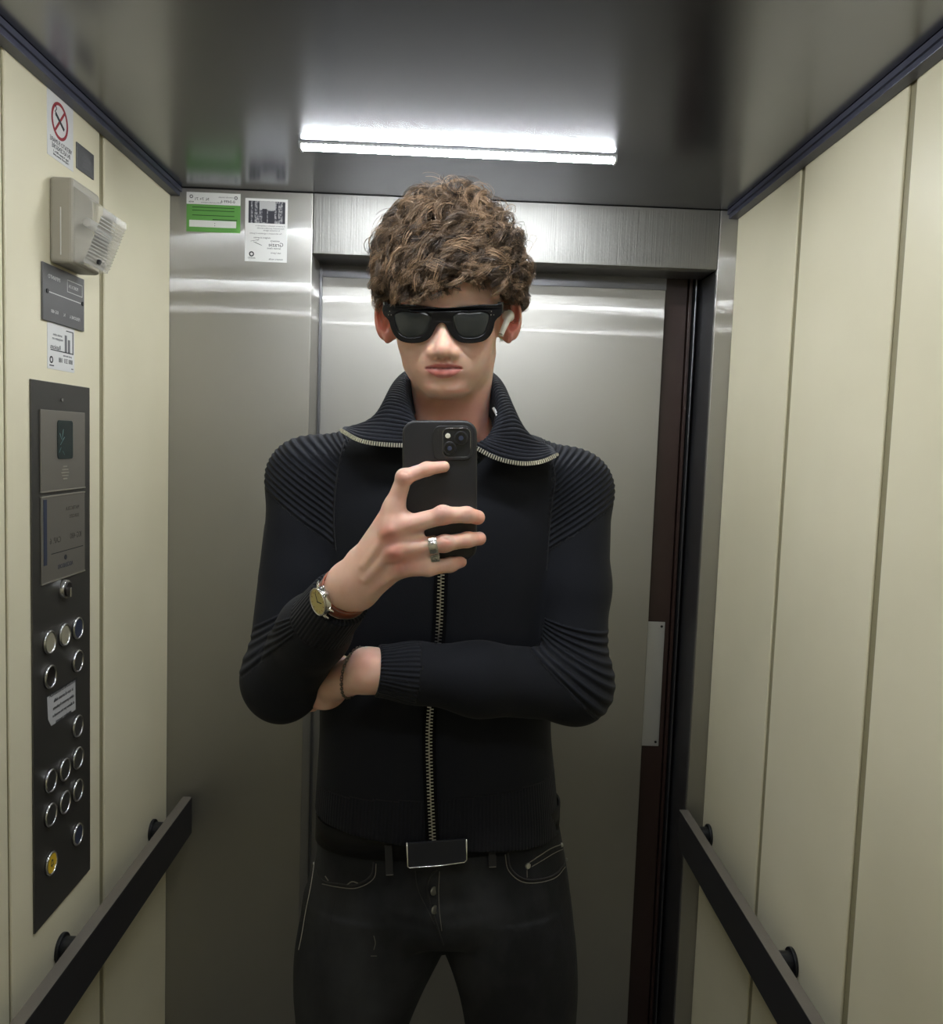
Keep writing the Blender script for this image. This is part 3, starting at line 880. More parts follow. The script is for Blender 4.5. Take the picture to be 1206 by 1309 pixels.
def trace(shape, px, py, t0=0.75, t1=1.7, off=0.0):
    """points where the sight lines through pixels meet a shape (to stitch seams onto it)"""
    px = np.atleast_1d(np.array(px, float)); py = np.atleast_1d(np.array(py, float))
    D = np.array([ray(a, b) for a, b in zip(px, py)]); D /= np.linalg.norm(D, axis=1, keepdims=True)
    t = np.full(len(px), t0)
    for _ in range(140):
        d = shape.ev((CC + D * t[:, None]).astype(f32)) - off
        t = np.minimum(t + d * 0.75, t1)
    return CC + D * t[:, None]

def set_col(me, name, c):
    a = me.attributes.new(name, 'FLOAT_COLOR', 'POINT')
    cc = np.ones((len(me.vertices), 4), f32); cc[:, :c.shape[1]] = c
    a.data.foreach_set('color', cc.ravel())

def set_f(me, name, c):
    a = me.attributes.new(name, 'FLOAT', 'POINT')
    a.data.foreach_set('value', np.ascontiguousarray(c, dtype=f32))

def sm(x, a, b):
    t = np.clip((x - a) / (b - a), 0, 1)
    return t * t * (3 - 2 * t)

# ------------------------------------------------------------------ landmarks
HO = pix(567, 408, 1.10)
hw = (CC - HO); hw /= np.linalg.norm(hw)
hu = CR - hw * (CR @ hw); hu /= np.linalg.norm(hu)
def rodr(v, k, a): return v * math.cos(a) + np.cross(k, v) * math.sin(a) + k * (k @ v) * (1 - math.cos(a))
hv0 = np.cross(hw, hu)
hw2 = rodr(hw, hv0, math.radians(-3.0)); hu2 = rodr(hu, hv0, math.radians(-3.0))     # face turned a little to the photo's left
HR = np.stack([hu2, np.cross(hw2, hu2), hw2], 1)           # columns u, v, w
HF = dict(o=HO, A=HR, sc=0.001)
def hp(u, v, w): return HO + HR @ (np.array([u, v, w], float) * 0.001)
def to_head(P): return (P - HO) @ HR * 1000.0

SA, EA, WA = pix(393, 612, 1.25), pix(362, 866, 1.17), pix(447, 749, 0.980)
SB, EB, WB = pix(734, 628, 1.26), pix(734, 876, 1.17), pix(470, 857, 1.105)

# ------------------------------------------------------------------ BODY
def body_shape():
    g = []
    U = lambda p, k: g.append(('u', p, k))
    S = lambda p, k: g.append(('s', p, k))
    e = lambda c, r, k=.012, rot=None: U(ell(c, r, HF, rot), k)
    # cranium and face
    e((3, 48, -94), (75, 84, 94))
    e((2, 34, -48), (61, 54, 44), .025)
    e((0, -22, -54), (61, 60, 48), .02)
    for s in (-1, 1):
        e((1 + s * 40, -20, -38), (22, 20, 20), .018)
        e((1 + s * 28, 10, -14), (24, 8, 12), .012)
        U(cone((0 + s * 55, -28, -92), (0 + s * 41, -60, -68), 11, 10.5, HF), .025)
        U(cone((0 + s * 41, -60, -68), (1 + s * 17, -90, -38), 10.5, 12, HF), .02)
        e((1 + s * 25, -48, -36), (25, 28, 27), .03)
    e((1, -60, -36.5), (33, 27, 30), .025)
    e((1, -87, -31), (24, 15, 21), .014)
    e((1, -66, -66), (43, 28, 38), .02)
    for s in (-1, 1):
        S(ell((1 + s * 31, -6, 0), (17, 11, 11), HF), .012)
        e((1 + s * 31, -6, -20), (14, 12, 13), .006)
    # nose
    U(cone((0.5, 2, -9), (0, -34, 7.5), 7.0, 8.5, HF), .014)
    e((0, -38.5, 11.5), (10, 9, 9), .010)
    for s in (-1, 1):
        e((s * 11.5, -42, 3.5), (6.8, 6.6, 9), .006)
        e((s * 16, -37, -11), (10, 12, 9), .018)
        S(ell((s * 6.5, -49.5, 5.5), (3.6, 2.8, 5.5), HF), .003)
    # philtrum, lips
    S(cone((0, -49, 3), (0, -54, 2), 1.4, 1.6, HF), .003)
    lip = [(-24, -62.3, -8.5), (-13, -59.6, -3.2), (-5, -57.0, -0.4), (0, -58.2, 0.2), (5, -57.0, -0.4), (13, -59.6, -3.2), (24, -62.3, -8.5)]
    for p in chain(lip, [1.2, 2.6, 3.2, 3.0, 3.2, 2.6, 1.2], HF): U(p, .003)
    lp2 = [(-21, -64.3, -7.5), (-10, -67.4, -3.0), (0, -68.4, -1.6), (10, -67.4, -3.0), (21, -64.3, -7.5)]
    for p in chain(lp2, [1.6, 4.2, 5.0, 4.2, 1.6], HF): U(p, .004)
    for p in chain([(-23.5, -62.8, -5.2), (-12, -62.2, 0.6), (-4, -61.8, 3.6), (0, -62.6, 4.0), (4, -61.8, 3.6), (12, -62.2, 0.6), (23.5, -62.8, -5.2)], [.9, 1.1, 1.2, 1.2, 1.2, 1.1, .9], HF): S(p, .0018)
    S(ell((0, -80.5, -4.5), (14, 3.5, 5), HF), .010)
    # ears
    for s in (-1, 1):
        cx = s * 84 + (4 if s > 0 else -1)
        a = math.radians(32) * s
        rot = np.array([[math.cos(a), 0, math.sin(a)], [0, 1, 0], [-math.sin(a), 0, math.cos(a)]])
        e((cx + s * 3, 2, -100), (11, 31, 17), .006, rot)
        e((cx - s * 2, -20, -92), (6, 13, 9), .005, rot)
        e((s * 77 + 3, -2, -102), (17, 24, 14), .012)
        S(ell((cx + s * 6, 6, -86), (6, 19, 9), HF, rot), .003)
        S(ell((cx + s * 1, -9, -83), (5.5, 8, 8), HF), .003)
        e((cx + s * 2, 6, -93), (3.0, 17, 5), .004, rot)
    # neck
    nb = pix(578, 585, 1.27)
    U(cone(hp(6, -52, -98), nb, 0.056, 0.060), .018)
    e((4, -70, -78), (44, 20, 34), .02)
    for s in (-1, 1):
        U(cone(hp(6 + s * 50, -48, -100), pix(578 + s * 16, 580, 1.20), 0.009, 0.008), .016)
    # trunk (inside the clothes)
    def lev(py, x0, x1, b, Y=1.27, ins=0.012):
        A_, B_ = pix(x0, py, Y), pix(x1, py, Y)
        return (A_[2] * .5 + B_[2] * .5, (A_[0] + B_[0]) / 2, Y, (B_[0] - A_[0]) / 2 - ins, b)
    U(loft([lev(1170, 400, 720, .080), lev(1080, 415, 705, .085), lev(960, 420, 700, .085), lev(800, 416, 704, .09), lev(680, 420, 706, .092), lev(610, 440, 694, .075)]), .01)
    U(cone(tuple(SA * .86 + SB * .14), tuple(SA * .14 + SB * .86), .045, .045), .03)
    for s_, nk in ((SA, 548), (SB, 606)):
        U(cone(s_, pix(nk, 570, 1.28), .038, .050), .03)
    U(cone(SA, EA, .044, .036), .02); U(cone(SB, EB, .044, .036), .02)
    # legs and feet, down to the floor
    for hx, kx, ax in ((474, -.135, -.145), (650, .14, .145)):
        hip = pix(hx, 1170, 1.27)
        U(cone(hip, (kx, 1.27, .50), .072, .052), .03); U(cone((kx, 1.27, .50), (ax, 1.29, .09), .050, .036), .02)
        U(cone((ax, 1.30, .05), (ax, 1.12, .035), .036, .028), .02)
    # forearms
    for p in chain([EA, EA * .45 + WA * .55, WA], [.036, .031, .0265]): U(p, .012)
    for p in chain([EB, EB * .45 + WB * .55, WB], [.038, .036, .0290]): U(p, .012)
    # hand A (holds the phone): metacarpals, webs, fingers
    def q(px, py, Y): return pix(px, py, Y)
    K = [q(504, 648, .934), q(501, 676, .928), q(503, 703, .930), q(511, 726, .938)]
    Wp = [q(455, 727, .962), q(453, 740, .955), q(454, 754, .955), q(459, 765, .964)]
    U(ell(tuple((WA + q(462, 742, .963)) / 2), (.030, .022, .028)), .014)
    for i in range(4): U(cone(Wp[i], K[i], [.0125, .0125, .0125, .0120][i], [.0108, .0108, .0104, .0100][i]), .013)
    U(cone(q(458, 738, .968), q(492, 700, .952), .018, .018), .014)
    U(cone(q(462, 752, .968), q(496, 718, .952), .015, .015), .014)
    # webs
    U(cone(K[0] * .5 + K[1] * .5, q(518, 661, .936), .0105, .0075), .006)
    U(cone(K[1] * .5 + K[2] * .5, q(532, 683, .935), .0105, .0085), .005)
    U(cone(K[2] * .5 + K[3] * .5, q(543, 710, .937), .0100, .0080), .005)
    F4 = [([K[0], q(517, 610, .928), q(546, 599.5, .931), q(568, 596.5, .938)], [.0108, .0086, .0075, .0062]),
          ([K[1], q(567, 659, .929), q(597, 658, .934), q(611, 661.5, .944)], [.0108, .0098, .0087, .0082]),
          ([K[2], q(569, 695, .930), q(598, 690, .935), q(613, 688.5, .945)], [.0104, .0090, .0084, .0078]),
          ([K[3], q(548, 726, .934), q(576, 722, .939), q(589, 718, .947)], [.0102, .0090, .0080, .0070])]
    for P_, R_ in F4:
        for i, p in enumerate(chain(P_, R_)): U(p, .004 if i else .008)
    # knuckles
    U(ell(tuple(q(517, 610, .926)), (.0088, .0085, .0085)), .004)
    for i, (px, py) in enumerate(((498, 683), (503, 707), (566, 656), (569, 694))):
        U(ell(tuple(q(px, py, .924 if i < 2 else .9245)), (.009, .0070, .0085)), .006)
    # tendons and hollows on the back of the hand
    for a, b in ((Wp[1], K[1]), (Wp[2], K[2]), (Wp[3], K[3])):
        m_ = np.array([0, -.0125, 0])
        U(cone(a * .7 + b * .3 + m_, b + m_ * .72, .0022, .0030), .006)
    for px, py in ((492, 693), (500, 718), (510, 690)):
        S(ell(tuple(q(px, py, .912)), (.009, .0045, .0035)), .007)
    # creases on the joints
    for px, py in ((566, 656), (569, 694), (517, 608), (597, 658)):
        for dx in (-3, 0, 3):
            S(cone(q(px + dx, py - 6, .9195 if px != 597 else .925), q(px + dx + 1, py + 6, .9195 if px != 597 else .925), .0006, .0006), .0012)
    # thumb behind the phone
    for p in chain([q(462, 716, .966), q(492, 682, .978), q(517, 668, .974), q(540, 664, .968)], [.016, .0115, .0100, .0080]): U(p, .008)
    # hand B, tucked under the raised arm
    T = [q(425, 874, 1.150), q(400, 880, 1.178)]
    U(cone(WB, T[0], .027, .0235), .014)
    U(ell(tuple(q(414, 878, 1.164)), (.034, .019, .033)), .012)
    for i, dy in enumerate((-24, -9, 7, 21)):
        a = q(400, 880 + dy, 1.178); b = q(374, 884 + dy * 1.05, 1.198); c = q(352, 886 + dy, 1.208)
        for p in chain([a, b, c], [.0095, .0085, .0072]): U(p, .004)
    for p in chain([q(440, 850, 1.15), q(420, 838, 1.172), q(402, 832, 1.188)], [.012, .010, .008]): U(p, .006)
    return Shape([g])
BODY = body_shape()
V, F = surface(BODY, 0.0030)
print('body', len(V), len(F))

# refine face, neck and the two hands once more, then settle onto the surface
def refine(V, F, shape, sel):
    """split the quads whose vertices are all selected into four, keep the rest (edges healed with n-gons)"""
    bm = bmesh.new()
    vs = [bm.verts.new(v) for v in V]
    for f in F:
        try: bm.faces.new([vs[i] for i in f])
        except ValueError: pass
    bm.verts.index_update()
    s = sel
    es = [e for e in bm.edges if s[e.verts[0].index] and s[e.verts[1].index]]
    bmesh.ops.subdivide_edges(bm, edges=es, cuts=1, use_grid_fill=True)
    bmesh.ops.triangulate(bm, faces=[f for f in bm.faces if len(f.verts) > 4])
    return bm

hl = to_head(V)
handA = np.linalg.norm(V - pix(520, 690, .94), axis=1) < .115
sel = ((hl[:, 1] > -112) & (hl[:, 2] > -112) & (hl[:, 1] < 70)) | handA | (np.linalg.norm(V - WB, axis=1) < .06)
bm = refine(V, F, BODY, sel)
co_ = np.array([v.co[:] for v in bm.verts], f32)
co_ = project(BODY, co_, 2)
for v, c in zip(bm.verts, co_): v.co = c

PERSON = empty('person', (0.0, 1.27, 0.0), 'tall person in black zip sweater and dark jeans holding a phone to the mirror', 'person')

M['skin'] = mat('skin', (0.6, 0.4, 0.3, 1), 0.46, 0, 0.45, Subsurface_Weight=0.5, Subsurface_Scale=0.009)
M['skin'].node_tree.nodes['Principled BSDF'].inputs['Subsurface Radius'].default_value = (1.0, 0.35, 0.18)
_a = nd(M['skin'], 'ShaderNodeAttribute', attribute_name='tint')
_n = nd(M['skin'], 'ShaderNodeTexNoise'); _n.inputs['Scale'].default_value = 45; _n.inputs['Detail'].default_value = 5
_tc = nd(M['skin'], 'ShaderNodeTexCoord'); lk(M['skin'], _tc.outputs['Object'], _n.inputs['Vector'])
_mx = nd(M['skin'], 'ShaderNodeMix', data_type='RGBA', blend_type='MULTIPLY')
_rp = nd(M['skin'], 'ShaderNodeValToRGB')
_rp.color_ramp.elements[0].position = .3; _rp.color_ramp.elements[0].color = (.93, .86, .85, 1)
_rp.color_ramp.elements[1].position = .7; _rp.color_ramp.elements[1].color = (1, 1, 1, 1)
lk(M['skin'], _n.outputs['Fac'], _rp.inputs[0]); _mx.inputs[0].default_value = 1
lk(M['skin'], _a.outputs['Color'], _mx.inputs[6]); lk(M['skin'], _rp.outputs[0], _mx.inputs[7])
_bb = M['skin'].node_tree.nodes['Principled BSDF']
lk(M['skin'], _mx.outputs[2], _bb.inputs['Base Color'])
_n2 = nd(M['skin'], 'ShaderNodeTexNoise'); _n2.inputs['Scale'].default_value = 900; lk(M['skin'], _tc.outputs['Object'], _n2.inputs['Vector'])
_bp = nd(M['skin'], 'ShaderNodeBump'); _bp.inputs['Strength'].default_value = .12; _bp.inputs['Distance'].default_value = .0005
lk(M['skin'], _n2.outputs['Fac'], _bp.inputs['Height']); lk(M['skin'], _bp.outputs[0], _bb.inputs['Normal'])
body = bm_obj('body', bm, M['skin'], PERSON, True)
tag(body, 'fair skin of face, neck and hands')
P = np.array([v.co[:] for v in body.data.vertices])
def blend(c, col, w): return c * (1 - w[:, None]) + np.array(col[:3]) * w[:, None]
h = to_head(P)
base = np.tile(np.array(srgb(228, 190, 172)[:3]), (len(P), 1))
def blob(cen, r): return np.exp(-(((h - np.array(cen)) / np.array(r)) ** 2).sum(1))
def wblob(cen, r): return np.exp(-((np.linalg.norm(P - cen, axis=1) / r) ** 2))
red = srgb(200, 128, 112); deep = srgb(176, 92, 84)
base = blend(base, red, .22 * blob((0, -38, 14), (13, 12, 18)))
for s in (-1, 1):
    base = blend(base, red, .35 * blob((s * 42, -26, -20), (22, 18, 30)))
    base = blend(base, srgb(204, 112, 96), np.clip(1.2 * blob((s * 88, 2, -96), (14, 36, 24)), 0, .85) * (np.abs(h[:, 0]) > 74))
base = blend(base, red, .45 * sm(-h[:, 1], 92, 118) * sm(-h[:, 2], 25, 50) * (np.linalg.norm(P - pix(578, 540, 1.2), axis=1) < .2))
# lips
lu = np.abs(h[:, 0])
inl = sm(h[:, 2], -14, -9) * (1 - sm(lu, 22, 26))
upl = -55.0 - 5.0 * np.clip(lu / 24, 0, 1) ** 1.3 + 1.0 * np.exp(-(lu / 2.5) ** 2) * -1
low = -75.6 + 11 * np.clip(lu / 23, 0, 1) ** 2
w = inl * sm(h[:, 1], low - .8, low + .8) * (1 - sm(h[:, 1], upl - .8, upl + .8))
base = blend(base, srgb(212, 128, 128), .85 * w)
base = blend(base, srgb(168, 98, 94), .6 * w * (h[:, 1] > -62.4))
base = blend(base, srgb(96, 48, 48), .9 * inl * np.exp(-((h[:, 1] + 62.4) / 1.2) ** 2))
# brows, scalp
for s in (-1, 1):
    w = np.exp(-(((h[:, 0] - s * 32) / 17) ** 4)) * np.exp(-((h[:, 1] - 14 + .006 * (lu - 30) ** 2) / 4.0) ** 2) * (h[:, 2] > -40)
    base = blend(base, srgb(92, 66, 48), .8 * w)
hair_line = 62 + 4 * np.sin(h[:, 0] / 9) - np.clip(np.abs(h[:, 0]) - 45, 0, 40) * 0.9
w = sm(h[:, 1] + .35 * np.clip(-h[:, 2] - 60, 0, 80), hair_line - 3, hair_line + 6) * (h[:, 1] > -60)
w = np.where((lu > 76) & (h[:, 1] < 30), 0, w)
base = blend(base, srgb(60, 42, 30), w)
# knuckles and finger ends
for px, py, r, k_ in ((498, 683, .012, .7), (504, 708, .012, .7), (514, 612, .009, .35), (566, 657, .008, .35), (569, 694, .008, .35), (514, 728, .012, .6), (530, 722, .010, .4)):
    base = blend(base, srgb(196, 116, 108), k_ * wblob(pix(px, py, .92), r))
for px, py in ((571, 596, ), (614, 662), (615, 688), (592, 718)):
    base = blend(base, srgb(226, 158, 142), .7 * wblob(pix(px, py, .94), .011))
base = blend(base, srgb(212, 140, 120), .5 * wblob(pix(470, 835, 1.08), .02))
# nails
for px, py, Y, r in ((573, 594.5, .932, .0046), (617, 660, .938, .0045), (617, 686, .938, .0042)):
    base = blend(base, srgb(236, 190, 176), .8 * sm(-np.linalg.norm(P - pix(px, py, Y), axis=1), -r * 1.25, -r))
set_col(body.data, 'tint', base.astype(f32))
# ================================================================== CLOTHES
def lev(py, x0, x1, b, Y=1.27, dy=0.0):
    A_, B_ = pix(x0, py, Y), pix(x1, py, Y)
    return (A_[2] * .5 + B_[2] * .5, (A_[0] + B_[0]) / 2, Y + dy, (B_[0] - A_[0]) / 2, b)
ZHEM = pix(555, 1088, 1.155)[2]
HSL = math.tan(math.radians(4.2))                 # hips tilt up to the photo's right

def cut_plane(o, n, r=0.25):
    """half-space (towards +n) bounded to a ball, for flat sleeve and hem ends"""
    o = np.array(o, float); n = np.array(n, float); n /= np.linalg.norm(n)
    def fn(L):
        q = L - o.astype(f32)
        return np.maximum(-(q @ n.astype(f32)), np.sqrt((q ** 2).sum(-1)) - r)
    return Prim(fn, o - r, o + r)

def torso_ops():
    g = []
    U = lambda p, k: g.append(('u', p, k))
    U(loft([lev(1130, 404, 714, .112), lev(1075, 404, 713, .116), lev(1040, 404, 713, .117), lev(985, 407, 709, .114), lev(930, 410, 704, .110), lev(860, 408, 706, .112),
            lev(780, 402, 712, .118), lev(700, 400, 720, .122), lev(640, 404, 722, .116), lev(596, 424, 706, .100), lev(566, 460, 680, .082)]), 0)
    U(cone(SA + np.array([.012, 0, -.002]), SB + np.array([-.012, 0, .004]), .056, .056), .03)
    U(cone(SA + np.array([0, 0, .000]), pix(540, 582, 1.285), .052, .066), .03)
    U(cone(SB + np.array([0, 0, .000]), pix(610, 590, 1.285), .050, .066), .03)
    return g
CUFA = EA * .10 + WA * .90
dA = (WA - EA) / np.linalg.norm(WA - EA); dB = (WB - EB) / np.linalg.norm(WB - EB)
def sweater_shape():
    t = torso_ops()
    # upper sleeves joined to the trunk
    up = [('u', cone(SA, pix(380, 740, 1.215), .0565, .0500), .02), ('u', cone(pix(380, 740, 1.215), EA, .0500, .0500), .02),
          ('u', cone(SB, pix(737, 750, 1.217), .0560, .0475), .02), ('u', cone(pix(737, 750, 1.217), EB, .0475, .0460), .02)]
    hem = ('s', cut_plane((0.0, 1.27, ZHEM + .002), (-HSL, 0, -1), .4), .002)
    # soft folds on the trunk
    fold = []
    for a, b, r in (((690, 945), (640, 968), .005), ((700, 925), (655, 938), .006), ((420, 930), (470, 950), .004), ((432, 700), (428, 620), .004), ((702, 700), (708, 620), .004)):
        fold.append(('s', cone(pix(*a, 1.163), pix(*b, 1.158), r, r * .5), .012))
    g0 = t + up + fold + [hem]
    # arm A: upper arm, big elbow, forearm towards the camera, cuff
    gA = [('u', cone(pix(385, 680, 1.235), EA, .0530, .0500), .02),
          ('u', ell(tuple(pix(361, 868, 1.175)), (.052, .055, .0615)), .02),
          ('u', cone(EA, pix(402, 806, 1.085), .0520, .0450), .02),
          ('u', cone(pix(402, 806, 1.085), CUFA, .0450, .0360), .02),
          ('s', cut_plane(CUFA - dA * .004, dA, .09), .003)]
    for a, b, Y, r in (((372, 782), (326, 812), 1.135, .0030), ((372, 796), (320, 836), 1.125, .0030), ((400, 768), (420, 700), 1.13, .006), ((370, 800), (322, 850), 1.115, .003)):
        gA.append(('s', cone(pix(*a, Y), pix(*b, Y), r, r * .6), .010))
    # arm B: across the body
    gB = [('u', cone(pix(737, 750, 1.217), EB, .0470, .0470), .02),
          ('u', ell(tuple(pix(736, 872, 1.175)), (.050, .055, .056)), .02),
          ('u', cone(EB, pix(612, 868, 1.125), .0500, .0480), .02),
          ('u', cone(pix(612, 868, 1.125), pix(530, 860, 1.110), .0480, .0390), .02),
          ('u', cone(pix(530, 860, 1.110), pix(478, 857, 1.106), .0390, .0345), .015),
          ('s', cut_plane(pix(482, 857, 1.106), dB, .08), .003)]
    return Shape([g0, gA, gB]), Shape([g0]), Shape([gA]), Shape([gB])
SWEAT, TRUNK, ARM_A, ARM_B = sweater_shape()
Vs, Fs = surface(SWEAT, 0.0026)
Vs = project(SWEAT, Vs, 1)
print('sweater', len(Vs))

M['knit'] = mat('black_knit', (0.0055, 0.0064, 0.0100, 1), 0.85, 0, 0.22, Sheen_Weight=0.03, Sheen_Roughness=0.5)
def knit_nodes(m, use_rib=True):
    b = m.node_tree.nodes['Principled BSDF']
    ph = nd(m, 'ShaderNodeAttribute', attribute_name='phase'); am = nd(m, 'ShaderNodeAttribute', attribute_name='amp')
    s_ = nd(m, 'ShaderNodeMath', operation='SINE'); mul = nd(m, 'ShaderNodeMath', operation='MULTIPLY')
    lk(m, ph.outputs['Fac'], s_.inputs[0]); lk(m, s_.outputs[0], mul.inputs[0]); lk(m, am.outputs['Fac'], mul.inputs[1])
    tc = nd(m, 'ShaderNodeTexCoord'); mp = nd(m, 'ShaderNodeMapping'); mp.inputs['Scale'].default_value = (1, 1, .6)
    ns = nd(m, 'ShaderNodeTexNoise'); ns.inputs['Scale'].default_value = 620; ns.inputs['Detail'].default_value = 1
    lk(m, tc.outputs['Object'], mp.inputs[0]); lk(m, mp.outputs[0], ns.inputs['Vector'])
    m2 = nd(m, 'ShaderNodeMath', operation='MULTIPLY'); m2.inputs[1].default_value = 0.25
    lk(m, ns.outputs['Fac'], m2.inputs[0])
    ad = nd(m, 'ShaderNodeMath', operation='ADD'); lk(m, mul.outputs[0], ad.inputs[0]); lk(m, m2.outputs[0], ad.inputs[1])
    bp = nd(m, 'ShaderNodeBump'); bp.inputs['Strength'].default_value = 1.0; bp.inputs['Distance'].default_value = 0.0010
    lk(m, ad.outputs[0], bp.inputs['Height']); lk(m, bp.outputs[0], b.inputs['Normal'])
    mx = nd(m, 'ShaderNodeMix', data_type='RGBA'); mx.inputs[6].default_value = (0.0055, 0.0064, 0.0100, 1); mx.inputs[7].default_value = (0.0120, 0.0138, 0.0205, 1)
    g = nd(m, 'ShaderNodeMath', operation='MULTIPLY'); g.use_clamp = True; g.inputs[1].default_value = 1.0
    lk(m, mul.outputs[0], g.inputs[0]); lk(m, g.outputs[0], mx.inputs[0]); lk(m, mx.outputs[2], b.inputs['Base Color'])
knit_nodes(M['knit'])
sweater = np_mesh('sweater', Vs, Fs, M['knit'], PERSON)
tag(sweater, 'black knitted zip sweater with ribbed shoulders, cuffs and hem')

# rib field: smooth phase per vertex, in the garment's own x-z layout (front view at the shoulder's depth)
def fam_phase(P, S, T, Yref, YT=None):
    """S, T: lists of (px,py) end points of the first, ... last rib; returns rib number at P (nan outside)"""
    n = len(S); S = np.array([pix(a, b, Yref)[[0, 2]] for a, b in S]); T = np.array([pix(a, b, YT or Yref)[[0, 2]] for a, b in T])
    tt = np.linspace(0, 1, n); fine = np.linspace(0, 1, 41)
    Sf = np.stack([np.interp(fine, tt, S[:, i]) for i in (0, 1)], 1); Tf = np.stack([np.interp(fine, tt, T[:, i]) for i in (0, 1)], 1)
    p = P[:, [0, 2]]
    cr = np.stack([(Tf[i, 0] - Sf[i, 0]) * (p[:, 1] - Sf[i, 1]) - (Tf[i, 1] - Sf[i, 1]) * (p[:, 0] - Sf[i, 0]) for i in range(41)], 1)
    cr /= np.linalg.norm(Tf - Sf, axis=1)[None]
    sgn = np.sign(cr[:, :1]) if False else None
    c0 = cr[:, :-1]; c1 = cr[:, 1:]
    al_ = np.stack([((p - Sf[i]) @ (Tf[i] - Sf[i])) / ((Tf[i] - Sf[i]) ** 2).sum() for i in range(40)], 1)
    m = ((c0 * c1) <= 0) & (al_ > -.25) & (al_ < 1.06)
    has = m.any(1); k = m.argmax(1); r = np.arange(len(P))
    f = (k + np.abs(c0[r, k]) / np.maximum(np.abs(c0[r, k]) + np.abs(c1[r, k]), 1e-9)) / 40
    # extrapolate just outside
    f = np.where(has, f, np.where(np.abs(cr[:, 0]) < np.abs(cr[:, -1]), -np.abs(cr[:, 0]) * 10, 1 + np.abs(cr[:, -1]) * 10))
    a = Sf[np.clip((f * 40).astype(int), 0, 40)]; b = Tf[np.clip((f * 40).astype(int), 0, 40)]
    along = ((p - a) * (b - a)).sum(1) / ((b - a) ** 2).sum(1)
    return f, along
phase = np.zeros(len(Vs)); amp = np.zeros(len(Vs))
def put(f, n, a):
    global phase, amp
    m = a > 0
    phase[m] = (f * n * 2 * math.pi)[m]; amp[m] = a[m]
dAarm = np.abs(ARM_A.ev(Vs.astype(f32))) < .002
dBarm = np.abs(ARM_B.ev(Vs.astype(f32))) < .002
up_ok = ~((dAarm | dBarm) & (Vs[:, 2] < 1.40))
# shoulders
f, al = fam_phase(Vs, [(448, 528), (432, 538), (402, 552), (372, 576), (356, 600), (347, 628)], [(446, 560), (441, 566), (433, 592), (428, 630), (426, 665), (427, 702)], 1.24, 1.175)
put(f, 21, np.where(up_ok & (Vs[:, 0] < 0) & (f > 0) & (f < 1) & (al < 1.0), 1.0, 0))
f, al = fam_phase(Vs, [(692, 548), (705, 556), (738, 572), (762, 592), (775, 616), (781, 645)], [(700, 578), (706, 584), (708, 612), (704, 645), (702, 675), (700, 708)], 1.25, 1.18)
put(f, 21, np.where(up_ok & (Vs[:, 0] > 0) & (f > 0) & (f < 1) & (al < 1.0), 1.0, 0))
# elbow patches
f, al = fam_phase(Vs, [(676, 792), (676, 800), (676, 810), (676, 826)], [(790, 812), (790, 846), (786, 880), (770, 925)], 1.15)
bw_ = Vs[:, 0]
arc = f + 0.35 * np.sin(np.clip(al, 0, 1) * math.pi) * (1 - f) * -1
put(f, 8, np.where(dBarm & (f > 0) & (f < 1) & (al > 0.02), 1.6, 0))
f, al = fam_phase(Vs, [(402, 762), (402, 772), (396, 790)], [(326, 800), (312, 832), (308, 868)], 1.15)
put(f, 5, np.where(dAarm & (f > 0) & (f < 1) & (al > 0.0), 1.1, 0))
# cuffs: fine ribs along the sleeve
for (o_, d_, msk, lo_, hi_) in ((CUFA, dA, dAarm, -.075, .02), (np.array(pix(482, 857, 1.106)), dB, dBarm, -.050, .02)):
    q = Vs - o_; al = q @ d_; q = q - al[:, None] * d_
    ex = np.cross(d_, [0, 0, 1]); ex /= np.linalg.norm(ex); ey = np.cross(d_, ex)
    ang = np.arctan2(q @ ey, q @ ex)
    m = msk & (al > lo_) & (al < hi_) & (np.linalg.norm(q, axis=1) < .06)
    phase[m] = ang[m] * 44; amp[m] = .55
# hem band
zz = Vs[:, 2] - (ZHEM + HSL * Vs[:, 0] * -1 * -1)
m = (zz < .075) & (Vs[:, 2] < 1.12) & ~dBarm & ~dAarm
phase[m] = (np.arctan2((Vs[:, 0] - .0) / .165, -(Vs[:, 1] - 1.27) / .115) * 190)[m]; amp[m] = .32
# raise the real surface along the big ribs, so the outline is ribbed too
nr = SWEAT.grad4(Vs.astype(f32)); nr /= np.maximum(np.linalg.norm(nr, axis=1, keepdims=True), 1e-6)
big = amp >= 1.0
Vs2 = Vs + nr * (np.where(big, .0008 * np.sin(phase), 0))[:, None]
sweater.data.vertices.foreach_set('co', np.ascontiguousarray(Vs2, dtype=f32).ravel())
set_f(sweater.data, 'phase', phase); set_f(sweater.data, 'amp', amp)

# seam lines: raglan seams, hem seam, cuff seams as slim raised tubes
def seam(name, pts, shape, r, m, parent, n=60, off=0.0):
    P_ = spline(pts, n); Q = trace(shape, P_[:, 0], P_[:, 1], off=off)
    return tube(name, [tuple(q) for q in Q], r, m, parent, 5)
M['knit_seam'] = mat('black_seam', (0.007, 0.008, 0.011, 1), 0.8)
seam('raglan_seam', [(441, 562), (434, 590), (429, 630), (427, 668), (430, 705)], TRUNK, .0011, M['knit_seam'], sweater)
seam('raglan_seam', [(706, 584), (710, 612), (706, 645), (702, 690), (699, 730)], TRUNK, .0011, M['knit_seam'], sweater)

# ------------------------------------------------------------------ collar: a real ribbed sheet folded open
def PX(*a): return pix(*a)
